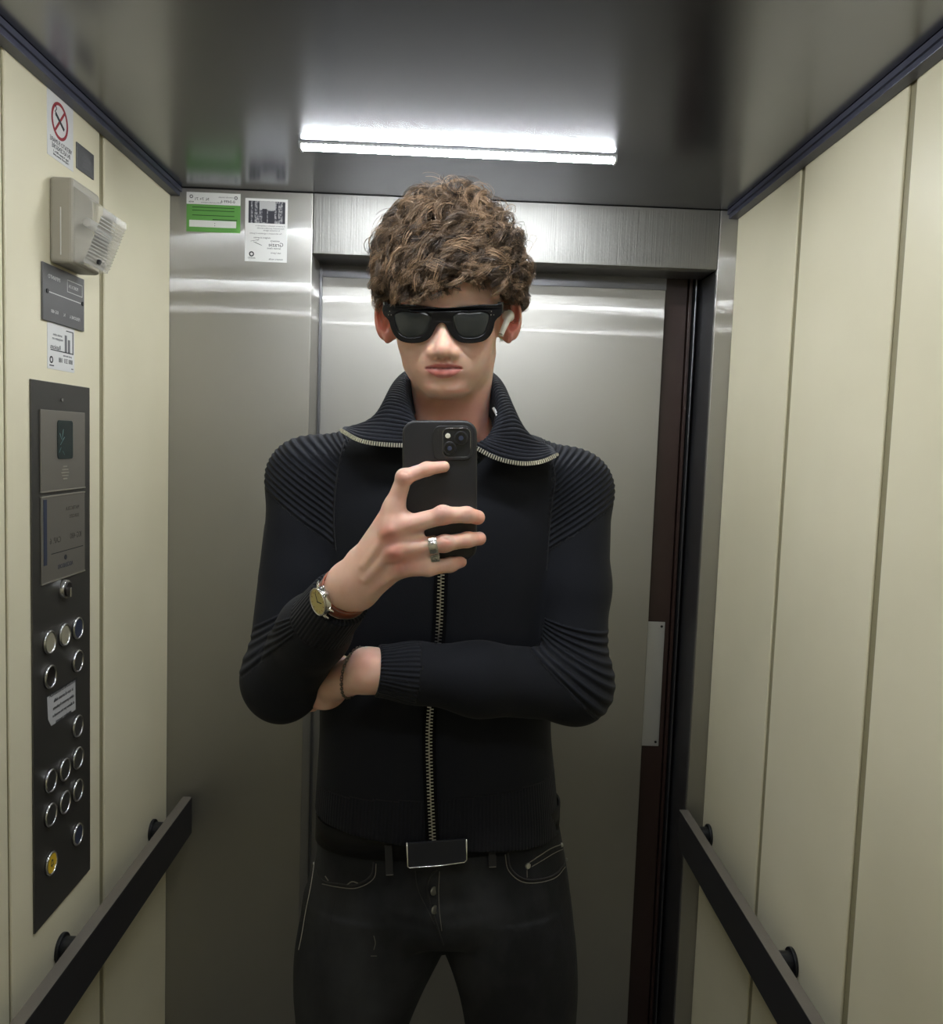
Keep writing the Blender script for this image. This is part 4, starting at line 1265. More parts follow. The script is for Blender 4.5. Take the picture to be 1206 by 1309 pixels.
# s runs from the left zipper edge round the back of the neck to the right zipper edge
Nn = [PX(545, 590, 1.150), PX(533, 570, 1.160), PX(527, 540, 1.175), PX(531, 525, 1.215), PX(545, 515, 1.27), PX(578, 512, 1.31), PX(612, 518, 1.27), PX(626, 530, 1.215), PX(632, 552, 1.175), PX(622, 580, 1.160), PX(608, 594, 1.150)]
Ff = [PX(548, 574, 1.135), PX(534, 548, 1.143), PX(522, 516, 1.165), PX(519, 490, 1.205), PX(540, 473, 1.275), PX(578, 470, 1.330), PX(616, 476, 1.275), PX(633, 494, 1.205), PX(639, 524, 1.165), PX(628, 556, 1.143), PX(602, 578, 1.135)]
Mm = [PX(500, 566, 1.143), PX(497, 546, 1.150), PX(497, 519, 1.170), PX(502, 495, 1.220), PX(528, 475, 1.305), PX(578, 470, 1.365), PX(627, 479, 1.305), PX(647, 503, 1.220), PX(652, 528, 1.170), PX(654, 557, 1.150), PX(648, 585, 1.143)]
Ee = [PX(437, 550, 1.178), PX(442, 546, 1.200), PX(464, 550, 1.205), PX(488, 548, 1.230), PX(512, 532, 1.300), PX(578, 514, 1.385), PX(644, 540, 1.300), PX(664, 562, 1.230), PX(685, 568, 1.205), PX(703, 570, 1.200), PX(711, 581, 1.178)]
NS, NT = 1100, 26
rows = [spline(r_, NS) for r_ in (Nn, Ff, Mm, Ee)]
NRIB = 88
tt = np.linspace(0, 1, NT)
# the front zipper edge is a curve, not a chord
zl = spline([PX(519, 569, 1.128), PX(495, 568, 1.132), PX(462, 563, 1.142), PX(437, 550, 1.165)], 20)
zr = spline([PX(607, 571, 1.128), PX(632, 584, 1.130), PX(668, 592, 1.136), PX(694, 589, 1.150), PX(712, 581, 1.165)], 20)
# push everything a little clear of the sweater and of the neck
G = np.zeros((NS, NT, 3))
for i in range(NS):
    pts_ = np.array([r_[i] for r_ in rows])
    G[i] = spline(pts_, NT)
s_ = np.linspace(0, 1, NS)
for edge, zc, sg in (('l', zl, 0), ('r', zr, 1)):
    w = sm(-(s_ if sg == 0 else 1 - s_), -.055, 0)[:, None, None]
    tail = spline(zc, NT - 8)
    k0 = 0 if sg == 0 else NS - 1
    tgt = G[k0].copy(); tgt[8:] = tail
    G = G + w * (tgt - G[k0])[None]
Gf = G.reshape(-1, 3).astype(f32)
for _ in range(3):
    d = SWEAT.ev(Gf); g_ = SWEAT.grad4(Gf); g_ /= np.maximum(np.linalg.norm(g_, axis=1, keepdims=True), 1e-5)
    Gf = Gf + g_ * np.clip(.0045 - d, 0, .02)[:, None]
    d = BODY.ev(Gf); g_ = BODY.grad4(Gf); g_ /= np.maximum(np.linalg.norm(g_, axis=1, keepdims=True), 1e-5)
    Gf = Gf + g_ * np.clip(.0030 - d, 0, .02)[:, None]
G = Gf.reshape(NS, NT, 3)
ker = np.ones(41) / 41
for k in range(3):
    for j in range(NT):
        G[20:-20, j, k] = np.convolve(G[:, j, k], ker, 'valid')
du = np.gradient(G, axis=0); dv = np.gradient(G, axis=1)
nn = np.cross(du, dv); nn /= np.maximum(np.linalg.norm(nn, axis=2, keepdims=True), 1e-9)
ctr_ = np.array(PX(578, 520, 1.26))
if ((nn[NS // 4, NT * 2 // 3]) @ (G[NS // 4, NT * 2 // 3] - ctr_)) < 0: nn = -nn
wid = np.linalg.norm(du, axis=2)
arc = np.cumsum(np.mean(wid[:, 10:20], axis=1)); arc /= arc[-1]
rib = np.cos(arc * NRIB * 2 * math.pi)
edge_w = np.ones(NT); edge_w[-2:] = 0
Gr = G + nn * (rib[:, None] * .0015 * edge_w[None])[..., None].clip(-.002, .002)
idx = np.arange(NS * NT).reshape(NS, NT)
Fq = np.stack([idx[:-1, :-1], idx[1:, :-1], idx[1:, 1:], idx[:-1, 1:]], -1).reshape(-1, 4)
M['collar'] = mat('black_ribbed_collar', (0.0105, 0.0120, 0.0185, 1), 0.8, 0, 0.25, Sheen_Weight=0.03)
noise_bump(M['collar'], 900, 0.25, 0.0005)
collar = np_mesh('collar', Gr.reshape(-1, 3), Fq, M['collar'], sweater)
md = collar.modifiers.new('thick', 'SOLIDIFY'); md.thickness = 0.003; md.offset = 0

# ------------------------------------------------------------------ zipper
M['zip'] = mat('nickel_zip', (0.78, 0.76, 0.70, 1), 0.3, 1.0)
M['tape'] = mat('zip_tape', (0.003, 0.003, 0.004, 1), 0.9, 0, .1)
def teeth_run(P3, N3, step, w, two=True, bm=None):
    """teeth along a 3-D path, alternate sides"""
    L_ = np.r_[0, np.cumsum(np.linalg.norm(np.diff(P3, axis=0), axis=1))]
    n = int(L_[-1] / step)
    for i in range(n):
        s0 = (i + .5) * step
        p = np.array([np.interp(s0, L_, P3[:, k]) for k in range(3)]); nrm = np.array([np.interp(s0, L_, N3[:, k]) for k in range(3)])
        q = np.array([np.interp(s0 + .0005, L_, P3[:, k]) for k in range(3)])
        t = Vector(q - p).normalized(); nrm = Vector(nrm).normalized(); sd = t.cross(nrm).normalized()
        fr = frame_of(Vector(p) + (sd * (w * .22) * (1 if i % 2 else -1) if two else Vector()), sd, t)
        bm_box(bm, (-w * (.33 if two else .5), -step * (.27), -.0006), (w * (.33 if two else .5), step * (.27), .0010), 0, fr)
def path_on(pts, shape, n, off):
    P_ = spline(pts, n); Q = trace(shape, P_[:, 0], P_[:, 1])
    g = shape.grad4(Q.astype(f32)); g /= np.linalg.norm(g, axis=1, keepdims=True)
    ker = np.ones(9) / 9
    return Q + g * off, g
zb = bmesh.new(); zt = []
zp = [(564, 606), (565, 660), (564, 740), (560, 822), (554, 870), (549, 930), (550, 1000), (554, 1086)]
Q1, g1 = path_on(zp, TRUNK, 160, .0022)
g1 = np.tile(g1.mean(0), (len(g1), 1)) * .5 + g1 * .5
teeth_run(Q1, g1, .0024, .0085, True, zb)
for zc in (zl, zr):
    Z3 = spline(zc, 60)
    g = np.tile(np.array([0, -1.0, .15]), (60, 1))
    teeth_run(Z3 + np.array([0, -.0034, -.0005]), g, .0034, .0055, False, zb)
    e0 = Z3[-1] + np.array([0, -.0035, 0])
    bm_cyl(zb, e0, (0, -1, 0), .0024, .003, 10)
p_end = Vector(Q1[-1])
bm_box(zb, (p_end.x - .0052, p_end.y - .0020, p_end.z - .0045), (p_end.x + .0052, p_end.y + .0012, p_end.z + .0015), .0006)
bm_box(zb, (p_end.x - .0045, p_end.y - .0016, p_end.z - .0080), (p_end.x + .0045, p_end.y + .0010, p_end.z - .0050), .0005)
zo = bm_obj('zipper_teeth', zb, M['zip'], sweater); zo['label'] = 'silver metal zipper teeth'; zo['kind'] = 'stuff'
tb = bmesh.new()
sd = np.cross(np.gradient(Q1, axis=0), g1); sd /= np.linalg.norm(sd, axis=1, keepdims=True)
for i in range(len(Q1) - 1):
    pass
ta = [tb.verts.new(Q1[i] - g1[i] * .0012 - sd[i] * .0095) for i in range(len(Q1))]
tc_ = [tb.verts.new(Q1[i] - g1[i] * .0012 + sd[i] * .0095) for i in range(len(Q1))]
for i in range(len(Q1) - 1): tb.faces.new((ta[i], ta[i + 1], tc_[i + 1], tc_[i]))
tp = bm_obj('zipper_tape', tb, M['tape'], sweater)
md = tp.modifiers.new('t', 'SOLIDIFY'); md.thickness = .0012

# white undershirt edge at the right of the neck
tube('undershirt_neckline', [tuple(q) for q in spline([PX(631, 522, 1.174), PX(636.5, 533, 1.160), PX(636, 544, 1.152), PX(630, 553, 1.147)], 16)], .0022, mat('white_cotton', srgb(205, 205, 208), .8), PERSON, 8)

# ------------------------------------------------------------------ JEANS
def jeans_shape():
    g = []
    U = lambda p, k: g.append(('u', p, k))
    U(loft([lev(1172, 392, 729, .092), lev(1160, 390, 730, .100), lev(1140, 391, 729, .106), lev(1100, 404, 724, .104), lev(1056, 408, 716, .102), lev(1010, 412, 708, .098)]), 0)
    def leg(pts, s_):
        L_ = [lev(py, x0, x1, b_) for py, x0, x1, b_ in pts]
        L_ += [(.50, s_ * .150, 1.265, .078, .080), (.25, s_ * .150, 1.285, .072, .074), (.05, s_ * .148, 1.29, .066, .072)]
        return loft(L_, 2.1)
    U(leg([(1140, 393, 606, .100), (1175, 384, 585, .099), (1216, 377.5, 563, .098), (1260, 376.5, 541, .094), (1309, 380, 521, .090)], -1), .012)
    g.append(('u', leg([(1140, 528, 727, .100), (1175, 549, 733, .099), (1216, 570, 737, .098), (1260, 585, 738, .094), (1309, 595, 735, .090)], 1), .006))
    # folds: crotch whiskers
    for a, b, r in (((548, 1150), (528, 1196), .005), ((575, 1180), (640, 1168), .004), ((560, 1196), (500, 1176), .004), ((610, 1160), (680, 1150), .003), ((530, 1110), (552, 1160), .004)):
        g.append(('s', cone(pix(*a, 1.158), pix(*b, 1.160), r, r * .5), .012))
    return Shape([g])
JEANS = jeans_shape()
Vj, Fj = surface(JEANS, 0.0045)
Vj = project(JEANS, Vj, 1)
M['denim'] = mat('black_denim', (0.018, 0.019, 0.022, 1), 0.85, 0, 0.2, Sheen_Weight=0.02)
rp = noise_color(M['denim'], (0.013, 0.0138, 0.0160, 1), (0.050, 0.052, 0.058, 1), 8, (1, 1, .6), .40, .74)
_m = M['denim']; _tc = nd(_m, 'ShaderNodeTexCoord'); _mp = nd(_m, 'ShaderNodeMapping'); _mp.inputs['Rotation'].default_value = (0, math.radians(35), 0)
_w = nd(_m, 'ShaderNodeTexWave'); _w.inputs['Scale'].default_value = 260; _w.inputs['Distortion'].default_value = 1.5
_bp = nd(_m, 'ShaderNodeBump'); _bp.inputs['Strength'].default_value = .5; _bp.inputs['Distance'].default_value = .0005
lk(_m, _tc.outputs['Object'], _mp.inputs[0]); lk(_m, _mp.outputs[0], _w.inputs[0]); lk(_m, _w.outputs['Fac'], _bp.inputs['Height'])
_bp2 = nd(_m, 'ShaderNodeBump'); _bp2.inputs['Strength'].default_value = .6; _bp2.inputs['Distance'].default_value = .006
_n = nd(_m, 'ShaderNodeTexNoise'); _n.inputs['Scale'].default_value = 16; _n.inputs['Detail'].default_value = 3; lk(_m, _tc.outputs['Object'], _n.inputs['Vector'])
lk(_m, _n.outputs['Fac'], _bp2.inputs['Height']); lk(_m, _bp.outputs[0], _bp2.inputs['Normal'])
lk(_m, _bp2.outputs[0], _m.node_tree.nodes['Principled BSDF'].inputs['Normal'])
jeans = np_mesh('jeans', Vj, Fj, M['denim'], PERSON)
tag(jeans, 'faded black denim jeans')
M['stitch'] = mat('grey_stitch', srgb(112, 108, 100), .7); M['denim_edge'] = mat('denim_edge', (0.018, 0.018, 0.020, 1), .8)
M['rivet'] = mat('worn_silver', (0.55, 0.55, 0.52, 1), .3, 1)
J = lambda name, pts, r, m, n=40: seam(name, pts, JEANS, r, m, jeans, n)
J('pocket_seam', [(478, 1102), (476, 1117), (455, 1131), (432, 1130), (413, 1126), (405, 1112)], .0016, M['denim_edge'])
J('pocket_stitch', [(481, 1104), (479, 1121), (457, 1135), (432, 1134), (412, 1130)], .0007, M['stitch'])
J('pocket_seam', [(649, 1090), (653, 1110), (668, 1123), (690, 1124), (712, 1116), (722, 1104)], .0016, M['denim_edge'])
J('pocket_stitch', [(646, 1092), (650, 1112), (667, 1127), (690, 1128), (713, 1120), (723, 1108)], .0007, M['stitch'])
J('coin_pocket_stitch', [(675, 1104), (690, 1094), (706, 1084), (719, 1079)], .0008, M['stitch'])
J('coin_pocket_stitch', [(680, 1108), (695, 1099), (710, 1090), (721, 1085)], .0006, M['stitch'])
J('coin_pocket_stitch', [(674, 1106), (674, 1122)], .0006, M['stitch'], 10)
J('fly_seam', [(559, 1112), (549, 1122), (547, 1136), (551, 1158), (558, 1180), (563, 1196), (567, 1208)], .0015, M['denim_edge'])
J('fly_stitch', [(562, 1114), (561, 1140), (562, 1165), (565, 1190)], .0006, M['stitch'])
J('fly_stitch', [(531, 1114), (534, 1136), (545, 1160), (556, 1182)], .0008, M['denim_edge'])
J('side_stitch', [(402, 1104), (398, 1130), (391, 1165), (385, 1200), (382, 1214)], .0008, mat('pale_thread', srgb(190, 186, 176), .7))
J('faded_crease', [(428, 1150), (422, 1180), (418, 1215)], .0009, M['denim_edge'])
J('small_tear', [(478, 1196), (480, 1206), (478, 1214)], .0005, M['stitch'], 10)
J('small_tear', [(474, 1222), (482, 1222)], .0005, M['stitch'], 6)
J('pocket_tear', [(416, 1120), (420, 1126)], .0010, M['stitch'], 6)
J('pocket_tear', [(444, 1131), (450, 1127), (458, 1129)], .0009, M['stitch'], 8)
for px, py, r in ((641, 1086, .0036), (675, 1107, .0046), (718, 1080, .0036), (724, 1099, .0032), (402, 1104, .0026)):
    p = trace(JEANS, px, py)[0]; g = JEANS.grad4(p[None].astype(f32))[0]
    o = cyl('rivet', p + g * .0012, g, r, .0024, M['rivet'], jeans, 20, r * .7, 0, True)
for px, py in ((554, 1138), (555, 1162)):
    p = trace(JEANS, px, py)[0]
    o = cyl('fly_button', p + np.array([0.001, -.002, 0]), (0.75, -.6, .1), .0062, .0025, M['rivet'], jeans, 20, None, .0006)

# belt, buckle, loops
M['belt'] = mat('black_leather_belt', (0.006, 0.006, 0.007, 1), 0.5, 0, .15)
noise_bump(M['belt'], 300, .15, .0004)
def belt_ring(z_top, z_bot, off):
    bm = bmesh.new(); n = 96; rings = []
    ps = []
    zc = (z_top + z_bot) / 2
    for i in range(n):
        a = 2 * math.pi * i / n
        c = np.array([.002, 1.27, zc]); d = np.array([math.sin(a) , -math.cos(a), 0])
        c[2] += HSL * .0
        # march to the jeans surface
        t = .30
        for _ in range(60):
            p = c + d * t; p[2] = zc + HSL * p[0]
            t -= float(JEANS.ev(p[None].astype(f32))[0]) * .8
        ps.append((c + d * t, d))
    for j, (z, o) in enumerate(((z_bot, off * .4), (z_bot + .0006, off), (z_top - .0006, off), (z_top, off * .4))):
        rings.append([bm.verts.new((p[0] + d[0] * o, p[1] + d[1] * o, z + HSL * (p[0] + d[0] * o))) for p, d in ps])
    for j in range(3):
        for i in range(n): bm.faces.new((rings[j][i], rings[j][(i + 1) % n], rings[j + 1][(i + 1) % n], rings[j + 1][i]))
    return bm
ZB0 = pix(559, 1103, 1.157)[2]
belt = bm_obj('belt', belt_ring(ZB0 + .037, ZB0, .0045), M['belt'], PERSON, True)
tag(belt, 'black leather belt')
# rectangular buckle frame just under the hem
M['buckle_edge'] = mat('buckle_silver', (0.62, 0.62, 0.62, 1), .2, 1)
Yb = 1.1475
bp_ = [pix(520.5, 1076, Yb), pix(521.5, 1106.5, Yb), pix(524, 1108.5, Yb), pix(560, 1106, Yb - .001), pix(594, 1101.5, Yb), pix(597, 1098, Yb), pix(596.5, 1072, Yb)]
mid = [pix(x, y, Yb + .002) for x, y in ((521, 1107), (597, 1101), (597, 1072), (521, 1076))]
bfr = frame_of(Vector(mid[0]), Vector(mid[1]) - Vector(mid[0]), Vector(mid[3]) - Vector(mid[0]))
bwid = (Vector(mid[1]) - Vector(mid[0])).length
bk = box('buckle', (0, 0, -.001), (bwid, .034, .003), M['black_profile'], belt, .0008, bfr); bk['label'] = 'black rectangular buckle with a thin silver rim'
tube('buckle_rim', [Vector(p) + Vector((0, -.002, 0)) for p in bp_], .0010, M['buckle_edge'], bk, 8)
for x0, y0 in ((498, 1098), (629, 1088)):
    p = trace(JEANS, x0, y0)[0]
    fr = frame_of(Vector(p) + Vector((0, -.0052, 0)), (1, .0, HSL), (0, 0, 1))
    lo_ = box('belt_loop', (-.0055, -.022, -.003), (.0055, .024, .0020), M['denim_edge'], jeans, .0012, fr)
    box('loop_stitch', (-.005, -.0205, .0018), (.005, -.0195, .0024), M['stitch'], jeans, 0, fr)
# belt end strap above the left hip
pA = [pix(414, 1056, 1.185), pix(463, 1067, 1.155)]

# shoes, out of frame below but standing on the floor
M['shoe'] = mat('black_shoe', (0.015, 0.015, 0.016, 1), .4); M['sole'] = mat('shoe_sole', (0.03, 0.03, 0.03, 1), .7)
for sx in (-.148, .145):
    sh = Shape([[('u', ell((sx, 1.20, .055), (.047, .100, .046)), 0), ('u', ell((sx, 1.09, .040), (.048, .070, .034)), .03), ('u', cone((sx, 1.29, .07), (sx, 1.29, .12), .045, .046), .03),
                 ('s', cut_plane((sx, 1.2, .012), (0, 0, -1), .4), .002)]])
    v_, f_ = surface(sh, .006)
    so = np_mesh('shoe', v_, f_, M['shoe'], PERSON)
    ol = [(sx + .046 * math.sin(a) * (1 if math.cos(a) < 0 else .95), 1.165 - .155 * math.cos(a)) for a in np.linspace(0, 2 * math.pi, 40, endpoint=False)]
    shape2d('sole', ol, [], .014, M['sole'], frame_of((0, 0, .0075), (1, 0, 0), (0, 1, 0)), so)
# ================================================================== HAIR
rng = np.random.default_rng(7)
M['hair'] = mat('curly_brown_hair', (0.1, 0.06, 0.04, 1), 0.42, 0, 0.6)
_a = nd(M['hair'], 'ShaderNodeAttribute', attribute_name='tint')
lk(M['hair'], _a.outputs['Color'], M['hair'].node_tree.nodes['Principled BSDF'].inputs['Base Color'])
M['hair_under'] = mat('dark_hair_underlayer', (0.030, 0.019, 0.013, 1), 0.7)
noise_bump(M['hair_under'], 120, 1.0, .006)
HC = np.array([6.0, 50.0, -84.0]); HE = np.array([105.0, 122.0, 112.0])
CROWN = np.array([0.05, .70, -.62]); CROWN /= np.linalg.norm(CROWN)

def vmin(u, w):
    front = sm(w, -60, -20)
    xs = [-110, -76, -62, -45, -8, 4, 20, 40, 62, 74, 110]
    ys = [44, 40, 28, 25, 27, 40, 47, 52, 46, 38, 40]
    f = np.interp(u, xs, ys)
    back = np.interp(-w, [60, 110, 200], [34, -10, -35])
    return front * f + (1 - front) * back

def lock(root, length, amp, lam, ns, spread, phase, rad_end, wild=0.0, tint=1.0):
    """strands (ns, K, 3) of one curly lock in head millimetres"""
    K = 18
    d = (root - HC) / HE; r0 = np.linalg.norm(d); d = d / r0
    path = []; nrm = []
    steps = 34; ds = length / steps
    side = rng.normal(0, .6)
    for i in range(steps + 1):
        t = i / steps
        rad = r0 + (rad_end - r0) * sm(np.array(t), 0, .45)
        p = HC + HE * d * rad
        path.append(p); n_ = d / HE; n_ /= np.linalg.norm(n_); nrm.append(n_)
        cd = CROWN @ d
        tg = d * cd - CROWN; nt_ = np.linalg.norm(tg); tg = tg / max(nt_, 1e-3)
        bt = np.cross(d, tg)
        v = tg + bt * (side + .45 * math.sin(t * 5 + phase)); v /= np.linalg.norm(v)
        d = d + v * ds / 112.0; d /= np.linalg.norm(d)
    path = np.array(path); nrm = np.array(nrm)
    lim = vmin(path[:, 0], path[:, 2]) + rng.normal(0, 5)
    bad = np.nonzero(path[:, 1] < lim)[0]
    end = bad[0] if len(bad) else steps
    if end < 5: return None
    tt_ = np.linspace(0, end, K); ii_ = np.arange(steps + 1)
    P_ = np.stack([np.interp(tt_, ii_, path[:, k]) for k in range(3)], 1); N_ = np.stack([np.interp(tt_, ii_, nrm[:, k]) for k in range(3)], 1)
    T_ = np.gradient(P_, axis=0); T_ /= np.linalg.norm(T_, axis=1, keepdims=True) + 1e-9
    B_ = np.cross(N_, T_)
    L = end * ds; s = np.linspace(0, 1, K)
    out = np.zeros((ns, K, 3))
    ph = phase + rng.normal(0, .16, (ns, 1)); am = amp * rng.uniform(.82, 1.15, (ns, 1)) * sm(s, 0, .5)[None] * (1 + .3 * s[None])
    phi = ph + 2 * math.pi * (s[None] * L / lam) * rng.uniform(.93, 1.07, (ns, 1))
    off = rng.normal(0, 1, (ns, 3)) * spread; taper = (1 - .5 * s)[None, :, None]
    fl = rng.normal(0, 1, (ns, 3)) * wild
    out = P_[None] + (np.cos(phi) * am)[..., None] * B_[None] + (np.sin(phi) * am * .8)[..., None] * N_[None] + off[:, None] * taper + fl[:, None] * (s ** 2)[None, :, None]
    cut = rng.uniform(.8, 1.0, ns)
    return out

locks = []; tints = []
def add_lock(*a, **k):
    r = lock(*a, **k)
    if r is not None:
        locks.append(r)
        base_ = rng.uniform(0, 1)
        tints.append(np.clip(base_ * .85 + rng.normal(0, .10, r.shape[0]) + .08, 0, 1))
n_l = 0
golden = math.pi * (3 - math.sqrt(5))
NL = 760
for i in range(NL):
    y = 1 - 1.45 * (i + .5) / NL; r = math.sqrt(max(0, 1 - y * y)); a = i * golden
    # y axis of this spiral = crown-ish up direction
    d = np.array([r * math.cos(a), y, r * math.sin(a)]) + rng.normal(0, .03, 3)
    root = np.array([3, 48, -94]) + np.array([76, 85, 95]) * d / np.linalg.norm(d)
    u, v, w = root
    hl_ = 66 - max(0, abs(u) - 45) * .9 if w > -60 else (40 if w > -100 else np.interp(-w, [100, 180], [30, -30]))
    if v < hl_: continue
    frontal = w > -70
    n_l += 1
    add_lock(root, rng.uniform(62, 100) if frontal else rng.uniform(50, 85), rng.uniform(6.5, 11.5), rng.uniform(34, 52), 17, 2.3, rng.uniform(0, 6.28), rng.uniform(.86, 1.0))
# second layer of fringe locks starting on the top front, hanging over the forehead
for i in range(80):
    u = rng.uniform(-70, 74)
    root = np.array([u, 100 + rng.uniform(-8, 14) - abs(u) * .35, -20 - abs(u) * .3 + rng.uniform(-6, 4)])
    add_lock(root, rng.uniform(70, 105), rng.uniform(6, 10), rng.uniform(30, 44), 17, 2.1, rng.uniform(0, 6.28), rng.uniform(.92, 1.02))
# side locks above the ears
for i in range(70):
    s_ = -1 if i % 2 else 1
    root = np.array([s_ * rng.uniform(68, 78) + 4, rng.uniform(62, 105), rng.uniform(-125, -45)])
    add_lock(root, rng.uniform(40, 70), rng.uniform(4, 7), rng.uniform(34, 52), 17, 2.3, rng.uniform(0, 6.28), rng.uniform(.92, 1.0))
# loose flyaway hairs
for i in range(120):
    d = np.array([rng.normal(0, .7), 1.0, rng.normal(-.1, .6)]); d /= np.linalg.norm(d)
    root = np.array([3, 48, -94]) + np.array([88, 108, 98]) * d
    if root[1] > 70: add_lock(root, rng.uniform(50, 80), rng.uniform(5, 13), rng.uniform(34, 70), 2, 2.0, rng.uniform(0, 6.28), rng.uniform(.99, 1.07), wild=4.0)
S_ = np.concatenate(locks); tn = np.concatenate(tints)
print('hair strands', len(S_), 'locks', len(locks))
Kh = S_.shape[1]
W_ = HO + (S_ * .001) @ HR.T
T_ = np.gradient(W_, axis=1); T_ /= np.linalg.norm(T_, axis=2, keepdims=True) + 1e-12
up_ = np.cross(T_, rng.normal(0, 1, (len(W_), 1, 3))); up_ /= np.linalg.norm(up_, axis=2, keepdims=True) + 1e-12
sd_ = np.cross(T_, up_)
rad_ = (np.linspace(.46, .22, Kh) * .001)[None, :, None] * rng.uniform(.7, 1.2, (len(W_), 1, 1))
Vh = np.stack([W_ + rad_ * (up_ * math.cos(2 * math.pi * k / 3) + sd_ * math.sin(2 * math.pi * k / 3)) for k in range(3)], 2)   # n,K,3,3
nS = len(W_)
ix = np.arange(nS * Kh * 3).reshape(nS, Kh, 3)
Fh = np.concatenate([np.stack([ix[:, :-1, k], ix[:, :-1, (k + 1) % 3], ix[:, 1:, (k + 1) % 3], ix[:, 1:, k]], -1).reshape(-1, 4) for k in range(3)])
hair = np_mesh('hair', Vh.reshape(-1, 3), Fh, M['hair'], PERSON)
hair['kind'] = 'stuff'
tag(hair, 'curly brown hair with lighter strands')
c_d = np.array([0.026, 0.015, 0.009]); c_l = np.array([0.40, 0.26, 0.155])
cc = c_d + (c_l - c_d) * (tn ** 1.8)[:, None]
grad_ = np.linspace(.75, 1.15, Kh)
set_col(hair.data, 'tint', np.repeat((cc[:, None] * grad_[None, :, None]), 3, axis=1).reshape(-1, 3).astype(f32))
under = Shape([[('u', ell(tuple(HC + np.array([0, 2, -4])), tuple(HE * .83), HF), 0),
                ('s', ell((4, 10, 30), (82, 66, 70), HF), .012),
                ('s', cut_plane(hp(0, 58, -84), -np.array(HR[:, 1]) * 1.0 + HR[:, 2] * .35, .2), .01)]])
vu, fu = surface(under, .004)
hu_ = np_mesh('hair_underlayer', vu, fu, M['hair_under'], PERSON)

# ================================================================== SUNGLASSES
def hpx(px, py, w):
    """pixel -> head (u, v) mm on the plane w"""
    d = ray(px, py); n = HR[:, 2]; o = HO + n * w * .001
    t = ((o - CC) @ n) / (d @ n)
    q = to_head((CC + d * t)[None])[0]
    return q[0], q[1]
def mir(pts):  return pts
M['acetate'] = mat('black_acetate', (0.004, 0.004, 0.005, 1), 0.22, 0, .3)
M['lens'] = mat('dark_lens', (0.016, 0.018, 0.018, 1), 0.06, 0, .6)
sg_ = empty('sunglasses', tuple(hp(0, 0, 10)), 'chunky black framed sunglasses with dark lenses worn by the person', 'sunglasses')
WG = 7.0
out_px = [(490.5, 391.5), (497, 390), (515, 390), (540, 392), (566, 394.5), (592, 392.5), (615, 390.5), (634, 390), (641.5, 389), (642, 393), (640.5, 402), (635.5, 406), (632.5, 410), (630, 420), (626, 428.5), (620, 434), (612, 436.5), (598, 437.5), (588, 436), (581, 431), (575, 423), (571, 415), (567, 411.5), (562.5, 411.5), (558.5, 415), (554, 423), (549, 431), (542, 435.5), (531, 437.5), (520, 437), (511, 434), (505, 428), (500, 418), (497.5, 409), (494, 405), (491, 402)]
lens_l = [(503, 401), (507, 398.5), (530, 398.5), (548, 400), (552, 404), (550, 414), (546, 424), (540, 430.5), (530, 432.5), (518, 432), (511, 428), (506, 418), (503, 408)]
lens_r = [(578, 404), (582, 400), (600, 398.5), (622, 398.5), (626.5, 401), (626.5, 408), (623.5, 419), (619, 428), (612, 431.5), (600, 433), (590, 431.5), (584, 425), (580, 414)]
def smooth_loop(P_, n=70):
    P_ = np.array(P_ + P_[:3], float)
    d_ = np.r_[0, np.cumsum(np.linalg.norm(np.diff(P_, axis=0), axis=1))]
    s_ = spline(P_, 400); d2 = np.r_[0, np.cumsum(np.linalg.norm(np.diff(s_, axis=0), axis=1))]
    a = d_[1]; b = d_[-2]
    t = np.linspace(a, b, n, endpoint=False)
    return [(np.interp(x, d2, s_[:, 0]), np.interp(x, d2, s_[:, 1])) for x in t]
def to_loc(P_, w): return [hpx(a, b, w) for a, b in P_]
OUT = to_loc(smooth_loop(out_px, 110), WG); LL = to_loc(smooth_loop(lens_l, 60), WG); LR = to_loc(smooth_loop(lens_r, 60), WG)
HM = Matrix([[HR[i, j] * .001 for j in range(3)] + [HO[i]] for i in range(3)] + [[0, 0, 0, 1]])
def wrap(c):
    c.z -= (c.x / 76.0) ** 2 * 7.0
    return c
def hframe(w): return HM @ Matrix.Translation((0, 0, w))
fr_o = shape2d('front_frame', OUT, [LL, LR], 5.0, M['acetate'], hframe(WG), sg_, 1.1, wrap)
def grow(P_, k):
    P_ = np.array(P_); c = P_.mean(0); d = P_ - c
    return [tuple(p) for p in c + d * (1 + k)]
for nm, LP in (('left', LL), ('right', LR)):
    c = np.mean(np.array(LP), axis=0); n = 26
    # slightly domed lens as a fan of rings
    bm = bmesh.new(); ctr = bm.verts.new(hframe(WG) @ wrap(Vector((c[0], c[1], 1.6)))); prev = None
    G_ = np.array(grow(LP, .06))
    rings_ = []
    for rr in (.25, .5, .75, 1.0):
        rings_.append([bm.verts.new(hframe(WG) @ wrap(Vector((c[0] + (p[0] - c[0]) * rr, c[1] + (p[1] - c[1]) * rr, 1.6 - 2.4 * rr * rr)))) for p in G_])
    m_ = len(G_)
    for i in range(m_):
        bm.faces.new((ctr, rings_[0][i], rings_[0][(i + 1) % m_]))
        for k in range(3): bm.faces.new((rings_[k][i], rings_[k + 1][i], rings_[k + 1][(i + 1) % m_], rings_[k][(i + 1) % m_]))
    lo_ = bm_obj('lens', bm, M['lens'], sg_, True); mdf = lo_.modifiers.new('t', 'SOLIDIFY'); mdf.thickness = .0015
